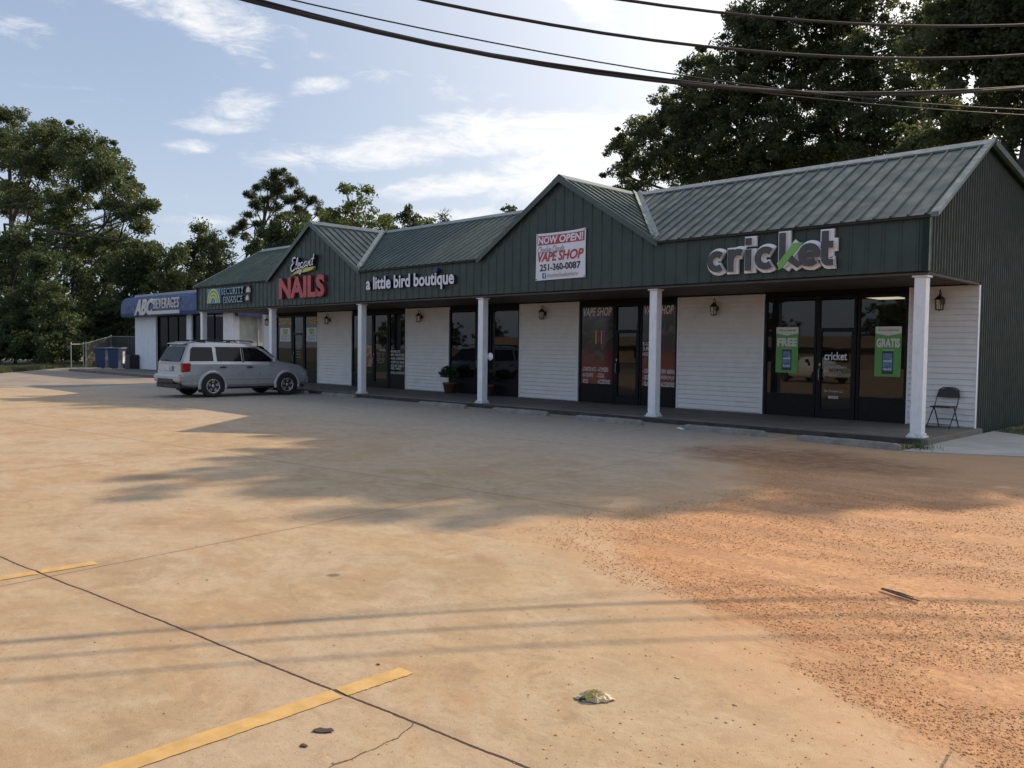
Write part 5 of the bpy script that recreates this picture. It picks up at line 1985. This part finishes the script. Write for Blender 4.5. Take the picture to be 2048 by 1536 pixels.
def stones(name, label, count, fn, mat):
    octa = [(1, 0, 0), (0, 1, 0), (-1, 0, 0), (0, -1, 0), (0, 0, .8), (0, 0, -.3)]
    of = [(0, 1, 4), (1, 2, 4), (2, 3, 4), (3, 0, 4), (1, 0, 5), (2, 1, 5), (3, 2, 5), (0, 3, 5)]
    V, Fc = [], []
    made = 0
    while made < count:
        q = fn()
        if q is None:
            continue
        x, y, sz = q
        a = rr.uniform(0, 6.28)
        e1, e2, e3 = sz * rr.uniform(.6, 1.25), sz * rr.uniform(.6, 1.25), sz * rr.uniform(.35, .75)
        o = len(V)
        ca, sa = math.cos(a), math.sin(a)
        for ox, oy, oz in octa:
            ox, oy, oz = ox * e1 * rr.uniform(.75, 1.2), oy * e2 * rr.uniform(.75, 1.2), oz * e3
            if oz == 0:
                oz = rr.uniform(0, .3) * e3
            V.append((x + ox * ca - oy * sa, y + ox * sa + oy * ca, oz + .001))
        Fc += [tuple(o + i for i in f) for f in of]
        made += 1
    me = bpy.data.meshes.new(name)
    me.from_pydata(V, [], Fc)
    me.materials.append(MAT[mat])
    o = bpy.data.objects.new(name, me)
    COL.objects.link(o)
    return tag(o, label, kind='stuff')


pm('clay_crumb', (0.40, 0.19, 0.083), .95, var=.4, scale=25, stain=((.50, .29, .15), 20.0, .7, (1, 1, 1)))
pm('stone_mix', (0.30, 0.24, 0.18), .9, var=.5, scale=12)


def clay_pt():
    # denser near the camera in picture terms: pick a bearing and distance on the ground
    d = 3.2 + 12.5 * rr.random() ** 1.35
    a = rr.uniform(-.20, .62)
    bx_, by_ = math.sin(a - .60), math.cos(a - .60)
    x, y = CAM[0] + d * bx_, CAM[1] + d * by_
    if y > -4.6:
        return None
    e = x - .35 - xb(y) + (vnoise(x * .9, y * .9, 1) - .5) * 1.4 + (vnoise(x * 3, y * 3, 2) - .5) * .8
    # windrows left by tyres
    u_ = (x * .88 + y * .47) * .5
    v_ = (-x * .47 + y * .88) * 2.2
    row = vnoise(u_, v_, 3) * .6 + vnoise(u_ * 2.3, v_ * 2.1, 4) * .4
    p = min(max((e + .15) / .5, 0), 1) * min(max((row - .38) / .22, .06), 1)
    edge = math.exp(-((e - .30) / .42) ** 2)
    p = max(p, .95 * edge if e > -.1 else 0)
    if e < .0:
        p = max(p, .035 * math.exp(e / 1.3))
    if rr.random() > p:
        return None
    return x, y, (.0013 + .0075 * rr.random() ** 8) * (1 + .025 * d)


stones('clay_gravel', 'loose orange clay crumbs strewn over the right of the lot', 170000, clay_pt, 'clay_crumb')


def grit_pt():
    x, y = rr.uniform(-16, 8), rr.uniform(-15, -1)
    if math.hypot(x - CAM[0], y - CAM[1]) > 14 and rr.random() < .6:
        return None
    return x, y, .004 + .009 * rr.random() ** 4


stones('loose_gravel', 'sparse pebbles and grit over the concrete lot', 1500, grit_pt, 'stone_mix')

# ------------------------------------------------------------------ grass and weeds


def blades(name, n, fn, h0, h1, mat, w_=.006):
    V, Fc = [], []
    for _ in range(n):
        x, y = fn()
        a = rr.uniform(0, 6.28)
        hh = rr.uniform(h0, h1)
        lx, ly = rr.uniform(-.6, .6) * hh, rr.uniform(-.6, .6) * hh
        o = len(V)
        V += [(x - w_ * math.cos(a), y - w_ * math.sin(a), 0), (x + w_ * math.cos(a), y + w_ * math.sin(a), 0), (x + lx, y + ly, hh)]
        Fc.append((o, o + 1, o + 2))
    me = bpy.data.meshes.new(name)
    me.from_pydata(V, [], Fc)
    me.materials.append(MAT[mat])
    o = bpy.data.objects.new(name, me)
    COL.objects.link(o)
    return o


o = structure(MB().prism([(.10, 3.95), (.85, 3.42), (3.6, 2.22), (12, 3), (12, 30), (.10, 30)], 'z', -.05, .012).build('lawn', MAT['grass_green']))


def g1():
    while True:
        x, y = rr.uniform(.12, 4.5), 2.2 + 9 * rr.random() ** 1.6
        if y > 3.95 - (x - .1) * .62 + .03:
            return x, y


tag(blades('grass', 9000, g1, .03, .11, 'grass_green'), 'short grass beside the green end wall', kind='stuff')


def g2():
    k = rr.random() ** 1.0
    a, b = Vector((-44.5, -4.3)), Vector((-57.2, 3.4))
    p = a.lerp(b, k)
    return p.x - rr.random() ** 1.5 * 3.2 - .05, p.y - .8 * 0 + rr.uniform(-1.2, .2) * .6


structure(MB().poly([(-46.3, -3.1, .0), (-56.9, 3.3, .0), (-58.0, 6.2, .0), (-75, 9, .0), (-75, -30, .0), (-40.9, -30, .0), (-40.9, -12, .0)][::-1]).build('verge', MAT['grass_green']))
tag(blades('grass', 16000, g2, .08, .28, 'grass_green', .012), 'ragged grass strip along the wood edge', kind='stuff')


def g4():
    a = rr.uniform(0, 6.28)
    r_ = abs(rr.gauss(0, .16))
    return .18 + r_ * math.cos(a) * 1.3, -.72 + r_ * math.sin(a) * 1.5


tag(blades('weed_tuft', 420, g4, .03, .13, 'weed_green', .006), 'small green weed tuft at the end of the last wheel stop', 'weed')

# ------------------------------------------------------------------ trees
nrg = np.random.default_rng(5)
STAT = [0]


def leaf_mesh(name, cen, rad, per, size, mat, flat=0.0, needle=False):
    """leaf-sized faces spread through clumps: cen (N,3), rad (N,)"""
    N = len(cen)
    tot_ = N * per
    c = np.repeat(cen, per, 0)
    r_ = np.repeat(rad, per)[:, None]
    d = nrg.normal(size=(tot_, 3))
    d /= np.linalg.norm(d, axis=1)[:, None]
    rr_ = nrg.random((tot_, 1)) ** 0.45
    p = c + d * r_ * rr_ * np.array([1, 1, .72])
    if needle:
        a = d + nrg.normal(size=(tot_, 3)) * .35 + np.array([0, 0, .25])
    else:
        a = nrg.normal(size=(tot_, 3))
    a /= np.linalg.norm(a, axis=1)[:, None]
    b = np.cross(a, nrg.normal(size=(tot_, 3)))
    b /= np.linalg.norm(b, axis=1)[:, None]
    s = size * (.6 + .8 * nrg.random((tot_, 1)))
    wd = .16 if needle else .50
    V = np.stack([p - a * s, p + b * s * wd, p + a * s, p - b * s * wd], 1).reshape(-1, 3)
    me = bpy.data.meshes.new(name)
    me.vertices.add(len(V))
    me.vertices.foreach_set('co', V.ravel().astype(np.float32))
    me.loops.add(tot_ * 4)
    me.loops.foreach_set('vertex_index', np.arange(tot_ * 4, dtype=np.int32))
    me.polygons.add(tot_)
    me.polygons.foreach_set('loop_start', np.arange(0, tot_ * 4, 4, dtype=np.int32))
    me.polygons.foreach_set('loop_total', np.full(tot_, 4, dtype=np.int32))
    me.materials.append(MAT[mat])
    me.update()
    me.validate()
    return me


def tree(label, base, tr, blobs, mat, clump, per, size, dens=1.0, group=None, name='leafy_tree', lean=0.0, needle=False, limb_r=None, top=None, twigs=10):
    """base (x,y); blobs: world (x,y,z,rx,ry,rz) of the crown's masses; clump: clump radius in metres"""
    root = thing(name, label, 'tree', (base[0], base[1], -.06), 0, group)
    B = np.array(blobs, float)
    cen, rad, tw = [], [], []
    for bx_, by_, bz_, rx, ry, rz in B:
        area = (rx * ry + rx * rz + ry * rz) / 3
        n = max(5, int(dens * 3.4 * area / clump ** 2))
        d = nrg.normal(size=(n, 3))
        d /= np.linalg.norm(d, axis=1)[:, None]
        k = nrg.random((n, 1)) ** .42 * (.80 + .30 * nrg.random((n, 1)))
        far = nrg.random((n, 1)) < .10
        k = np.where(far, 1.02 + .26 * nrg.random((n, 1)), k)
        q = np.array([bx_, by_, bz_]) + d * k * np.array([rx, ry, rz])
        cen.append(q)
        rad.append(clump * (.55 + .9 * nrg.random(n)) * np.where(far[:, 0], .6, 1.0))
        tw.append((np.array([bx_, by_, bz_]), q))
    cen, rad = np.concatenate(cen), np.concatenate(rad)
    off = np.array([base[0], base[1], -.06])
    keep = cen[:, 2] > .3
    STAT[0] += int(keep.sum()) * per
    cen, rad = cen[keep], rad[keep]
    me = leaf_mesh('crown', cen - off, rad, per, size, mat, needle=needle)
    co = bpy.data.objects.new('crown', me)
    COL.objects.link(co)
    co.parent = root
    # trunk and limbs
    tb = MB()
    ztop = top or float((B[:, 2]).max())
    zlow = float((B[:, 2] - B[:, 5]).min())
    topc = B[B[:, 2].argmax()]
    tp = []
    ns = 9
    for i in range(ns + 1):
        u = i / ns
        w_ = .25 * math.sin(3.1 * u + base[0]) * u
        tp.append(Vector((lerp(base[0], topc[0], u ** 1.6) + w_ * tr * 2, lerp(base[1], topc[1], u ** 1.6), lerp(-.06, ztop, u))))
    rs = [tr * (1.25 if i == 0 else (1 - .80 * i / ns)) for i in range(ns + 1)]
    tb.tube(tp, rs, 10)
    for (bc, q), bb in zip(tw, B):
        bc_r = float(bb[3])
        bz = bc[2]
        u = min(max((bz - 1.2 - .35 * math.hypot(bc[0] - base[0], bc[1] - base[1])) / ztop, .18), .92)
        i = min(int(u * ns), ns - 1)
        st = tp[i].lerp(tp[i + 1], u * ns - i)
        en = Vector(bc)
        r0 = min(tr * .42, .10 + .05 * max(bc_r, .4)) * (1 - .5 * u)
        m1 = st.lerp(en, .35) + Vector((0, 0, .10 * (en - st).length)) + Vector(nrg.normal(size=3) * .06 * (en - st).length)
        m2 = st.lerp(en, .7) + Vector(nrg.normal(size=3) * .06 * (en - st).length)
        tb.tube([st, m1, m2, en], [r0, r0 * .75, r0 * .5, r0 * .3], 7, caps=False)
        for k in range(min(twigs, len(q))):
            e2 = Vector(q[k])
            s2 = m2.lerp(en, nrg.random())
            tb.tube([s2, s2.lerp(e2, .5) + Vector(nrg.normal(size=3) * .05 * (e2 - s2).length), e2], [r0 * .28, r0 * .18, r0 * .06], 5, caps=False)
    tb.build('trunk', MAT['bark'], root)
    return root


def pb(y, lst, ry=None):
    """crown masses from photograph positions (cx, cy, rx, ry px) standing at depth Y=y; per-blob depth shift may follow"""
    out = []
    for q in lst:
        cx, cy, rx, rz = q[:4]
        yy = y + (q[4] if len(q) > 4 else 0)
        c = at(cx, cy, yy)
        dist = float((c - CAM) @ FWD)
        s = dist / F_PX
        out.append((c[0], c[1], c[2], rx * s, (ry or rx * .85) * s, rz * s))
    return out


# --- the tall trees behind the end bay
tree('tall oak with a massive trunk rising behind the end of the green roof', (-1.9, 13.2), .42,
     [(1.2, 14, 14.9, 2.6, 2.6, 1.9), (-1.8, 14.2, 13.4, 2.4, 2.4, 1.7), (2.9, 14, 13.8, 2.4, 2.4, 2.0), (4.4, 13.8, 11.4, 2.2, 2.2, 1.8), (1.4, 13.6, 11.6, 3.0, 2.6, 2.0), (4.2, 13.8, 8.6, 2.4, 2.4, 1.8), (1.6, 14, 8.6, 2.6, 2.4, 1.6),
      (-2.4, 14.6, 10.6, 2.0, 2.2, 1.4), (-4.0, 15, 12.2, 2.0, 2.0, 1.5), (-4.2, 15.4, 9.2, 2.0, 2.0, 1.1), (-1.0, 14.4, 9.0, 1.8, 2.0, 1.3), (-3.4, 15.0, 13.9, 1.9, 2.0, 1.3), (-1.0, 14.2, 15.0, 1.9, 2.0, 1.3), (-.2, 14.2, 13.2, 2.1, 2.2, 1.7), (-2.6, 14.6, 12.2, 2.0, 2.0, 1.5), (2.4, 14, 6.4, 2.4, 2.2, 1.3)],
     'leaf_backlit', .44, 130, .080, 1.6, 'tall trees behind the end bay', top=15.5)
tree('dark spreading oak with a broad crown over the ridge, left of the other tall trees', (-16.5, 24.5), .40,
     pb(24.5, [(1500, 90, 80, 70, 0), (1560, 40, 80, 70, 0), (1440, 190, 90, 66, -1), (1540, 170, 90, 66, 0), (1380, 240, 80, 54, 0), (1310, 265, 66, 44, 0), (1250, 290, 40, 34, 0), (1330, 330, 75, 36, 0), (1450, 290, 90, 56, 0),
               (1240, 345, 34, 20, 0), (1270, 375, 38, 14, 0), (1400, 140, 44, 34, 0), (1560, 280, 90, 66, 0), (1350, 205, 46, 34, 0), (1400, 345, 70, 30, 0), (1480, 30, 36, 30, 0), (1500, 340, 90, 34, 0)]),
     'leaf_backlit', .50, 130, .088, 1.5, 'tall trees behind the end bay', top=18)
tree('olive green oak between the two other tall trees, sun glowing through its leaves', (-11.0, 26.5), .38,
     pb(26.0, [(1640, 60, 100, 70, 0), (1700, 20, 90, 60, 0), (1650, 160, 100, 66, 0), (1740, 130, 80, 66, 0), (1650, 250, 100, 66, 0), (1760, 240, 90, 66, 0), (1600, -50, 100, 70, 0), (1720, -70, 100, 70, 0), (1600, 330, 90, 34, 1), (1720, 320, 100, 44, 1), (1860, 300, 100, 54, 2), (1830, 190, 90, 60, 2), (1840, 80, 80, 60, 2)]),
     'leaf_backlit', .54, 130, .094, 1.45, 'tall trees behind the end bay', top=20)
# --- trees over the middle of the roof
tree('sparse sunlit tree with a ragged top behind the far gable valley', (-44.5, 20), .2,
     pb(20, [(705, 400, 38, 26), (735, 385, 14, 24), (700, 440, 55, 30), (755, 445, 40, 24), (665, 430, 28, 22), (690, 378, 18, 14), (700, 480, 70, 30)]), 'leaf_bright', .5, 46, .13, .7, 'trees behind the middle of the roof')
tree('small reddish tree between the ragged tree and the pine', (-47, 22), .18, pb(22, [(665, 448, 34, 26), (690, 452, 36, 24), (675, 480, 44, 30)]), 'leaf_russet', .5, 50, .13, .9, 'trees behind the middle of the roof')
tree('pointed green tree over the middle ridge', (-42, 26), .18, pb(26, [(808, 440, 24, 20), (812, 420, 14, 14), (830, 452, 26, 16), (815, 470, 40, 20)]), 'leaf_oak', .5, 56, .13, .95, 'trees behind the middle of the roof')
tree('low dark tree left of the pointed tree at the valley', (-46, 27), .16, pb(27, [(778, 450, 20, 18), (768, 440, 10, 10), (785, 470, 30, 18)]), 'leaf_dark', .5, 56, .13, .95, 'trees behind the middle of the roof')
tree('round topped pine peeping over the ridge', (-45, 33), .2, pb(33, [(892, 436, 16, 11), (884, 448, 14, 8), (893, 465, 18, 14)]), 'leaf_pine', .6, 28, .22, .9, 'trees behind the middle of the roof', needle=True)
tree('flat bright treetop just clearing the ridge', (-46, 30), .16, pb(30, [(855, 446, 18, 8), (842, 452, 14, 8), (852, 468, 30, 12)]), 'leaf_bright', .55, 26, .2, .8, 'trees behind the middle of the roof')
tree('tiny treetop beside the rake of the near gable', (-40, 40), .16, pb(40, [(1019, 423, 9, 8), (1020, 440, 14, 12)]), 'leaf_dark', .6, 24, .22, .9, 'trees behind the middle of the roof')
# --- the pine
tree('tall pine with tufted rounded boughs and a long low branch', (-72.5, 24), .34,
     pb(24, [(556, 350, 20, 13), (576, 364, 17, 12), (540, 366, 17, 12), (560, 382, 24, 10), (520, 374, 13, 9), (600, 386, 14, 9), (503, 388, 15, 8), (535, 398, 17, 8), (582, 402, 20, 8), (622, 404, 18, 9), (512, 412, 20, 10), (552, 414, 17, 7),
             (600, 418, 15, 6), (640, 426, 11, 11), (498, 428, 13, 9), (478, 455, 12, 6), (468, 463, 8, 6), (520, 447, 11, 6), (575, 432, 20, 9), (490, 473, 9, 5), (612, 433, 11, 6), (648, 440, 7, 6), (486, 446, 8, 5)]),
     'leaf_pine', .46, 190, .15, 1.25, None, 'pine_tree', needle=True, top=17.6, twigs=6)
tree('dark ivy clad tree at the foot of the pine behind the far gable', (-66, 21), .22,
     pb(21, [(575, 450, 38, 26), (560, 480, 42, 26), (600, 470, 36, 30), (540, 505, 36, 22), (590, 500, 44, 26), (550, 460, 18, 26), (528, 470, 10, 8)]), 'leaf_dark', .65, 90, .14, 1.2)
tree('sprig topped sapling left of the pine over the hip of the roof', (-66, 16), .12, pb(16, [(505, 495, 12, 8), (515, 488, 9, 6), (498, 500, 7, 5)]), 'leaf_pine', .5, 18, .2, .7)
# --- the wood on the far side of the lot
tree('large spreading oak with a layered crown, tallest of the far wood', (-97, 10.5), .5,
     pb(11, [(35, 300, 90, 44), (110, 272, 62, 30), (170, 300, 60, 36), (15, 225, 36, 24), (90, 330, 90, 36), (190, 350, 70, 36), (245, 368, 40, 20), (284, 404, 22, 9), (262, 392, 30, 12), (240, 412, 44, 16), (272, 436, 16, 18), (258, 424, 26, 12), (230, 345, 26, 12), (200, 318, 30, 14), (298, 410, 9, 5), (282, 455, 9, 10), (150, 400, 60, 26), (60, 390, 70, 36), (-40, 290, 90, 60), (0, 400, 60, 40), (120, 440, 60, 30), (215, 330, 40, 24)]),
     'leaf_oak', .85, 150, .135, 1.35, 'trees of the far wood', top=26, twigs=6)
tree('broad leafy tree at the left of the far wood, low and full', (-76, 3.5), .35,
     pb(4, [(50, 490, 60, 44), (10, 540, 70, 60), (90, 540, 56, 50), (60, 610, 80, 50), (10, 650, 80, 50), (110, 620, 50, 50), (60, 690, 90, 40), (120, 690, 50, 36)]), 'leaf_dark', .65, 130, .115, 1.4, 'trees of the far wood')
tree('middle leafy tree of the far wood, below the spreading oak', (-84, 12), .35,
     pb(12, [(150, 500, 70, 40), (220, 490, 60, 40), (180, 560, 80, 50), (260, 540, 60, 50), (200, 620, 80, 50), (140, 650, 70, 50), (240, 680, 70, 40), (180, 700, 90, 30)]), 'leaf_dark', .80, 130, .13, 1.4, 'trees of the far wood')
tree('bright edged tree of the far wood standing over the blue awning', (-73, 13), .3,
     pb(13, [(310, 510, 50, 30), (290, 560, 60, 40), (350, 545, 40, 40), (310, 610, 70, 50), (350, 500, 24, 18), (260, 640, 60, 50), (300, 680, 60, 40)]), 'leaf_oak', .75, 130, .13, 1.4, 'trees of the far wood')
tree('dense pointed dark tree behind the blue awning, left of the pine', (-80, 21), .4,
     pb(21, [(412, 480, 34, 26), (405, 455, 16, 10), (440, 500, 34, 26), (400, 520, 44, 36), (450, 530, 40, 34), (380, 560, 40, 40), (430, 570, 50, 40)]), 'leaf_oak', .8, 130, .13, 1.35, 'trees of the far wood')
tree('background pine showing through a gap under the spreading oak', (-105, 22), .35, pb(22, [(225, 450, 24, 12), (240, 470, 28, 12), (205, 470, 26, 14), (262, 492, 22, 10), (285, 490, 16, 8), (230, 510, 50, 26)]), 'leaf_pine', 1.0, 46, .30, 1.0, 'trees of the far wood', needle=True)



# shrubs that close the bottom of the wood
sh = None
for i, (px_, py_, y_, s_, lb) in enumerate(((30, 715, 3.0, 1.0, 'bushy shrub at the left edge of the wood'), (105, 712, 5.5, 1.05, 'bushy shrub by the bare fence post'), (170, 690, 9.5, 1.3, 'tall shrub leaning over the low end of the fence'), (225, 660, 12.0, 1.4, 'tall shrub behind the slatted fence'), (285, 660, 14.0, 1.4, 'tall shrub behind the fence, next to the white shop'))):
    c = at(px_, py_, y_)
    if sh is None:
        sh = tree('dark ' + lb, (0, 0), .12, [(0, 0, 1.4, 2.2, 1.8, 1.4), (-1.3, .3, 2.2, 1.5, 1.3, 1.1), (1.4, -.2, 2.0, 1.5, 1.3, 1.2), (0.2, .2, 3.0, 1.3, 1.2, .9)], 'leaf_dark', .55, 44, .17, 1.2, 'shrubs under the far wood', 'shrub')
        sh['category'] = 'shrub'
        o = sh
    else:
        o = copy_tree(sh)
        o['label'] = 'dark ' + lb
    o.location = (c[0], c[1], -.06)
    o.rotation_euler = (0, 0, 1.3 * i)
    o.scale = (s_, s_, s_)
# trees across the road that the shop glass mirrors
for i in range(9):
    x = -160 + 20 * i
    if i == 0:
        rt = tree('roadside tree behind the ochre store, seen only mirrored in the shop glass', (x, -105), .3, [(x, -105, 6, 5, 4, 3), (x + 3, -105, 5, 4, 4, 2.6), (x - 3, -104, 4.6, 4, 4, 3), (x + .5, -105, 8.0, 3, 3, 1.6)], 'leaf_oak', 1.0, 30, .30, 1.0, 'roadside trees across the road')
    else:
        o = copy_tree(rt)
        o.location = (x + rnd.uniform(-3, 3), -105 + rnd.uniform(-6, 6), -.06)
        o.rotation_euler = (0, 0, i * 1.9)
        k = rnd.uniform(.75, 1.1)
        o.scale = (k, k, k)
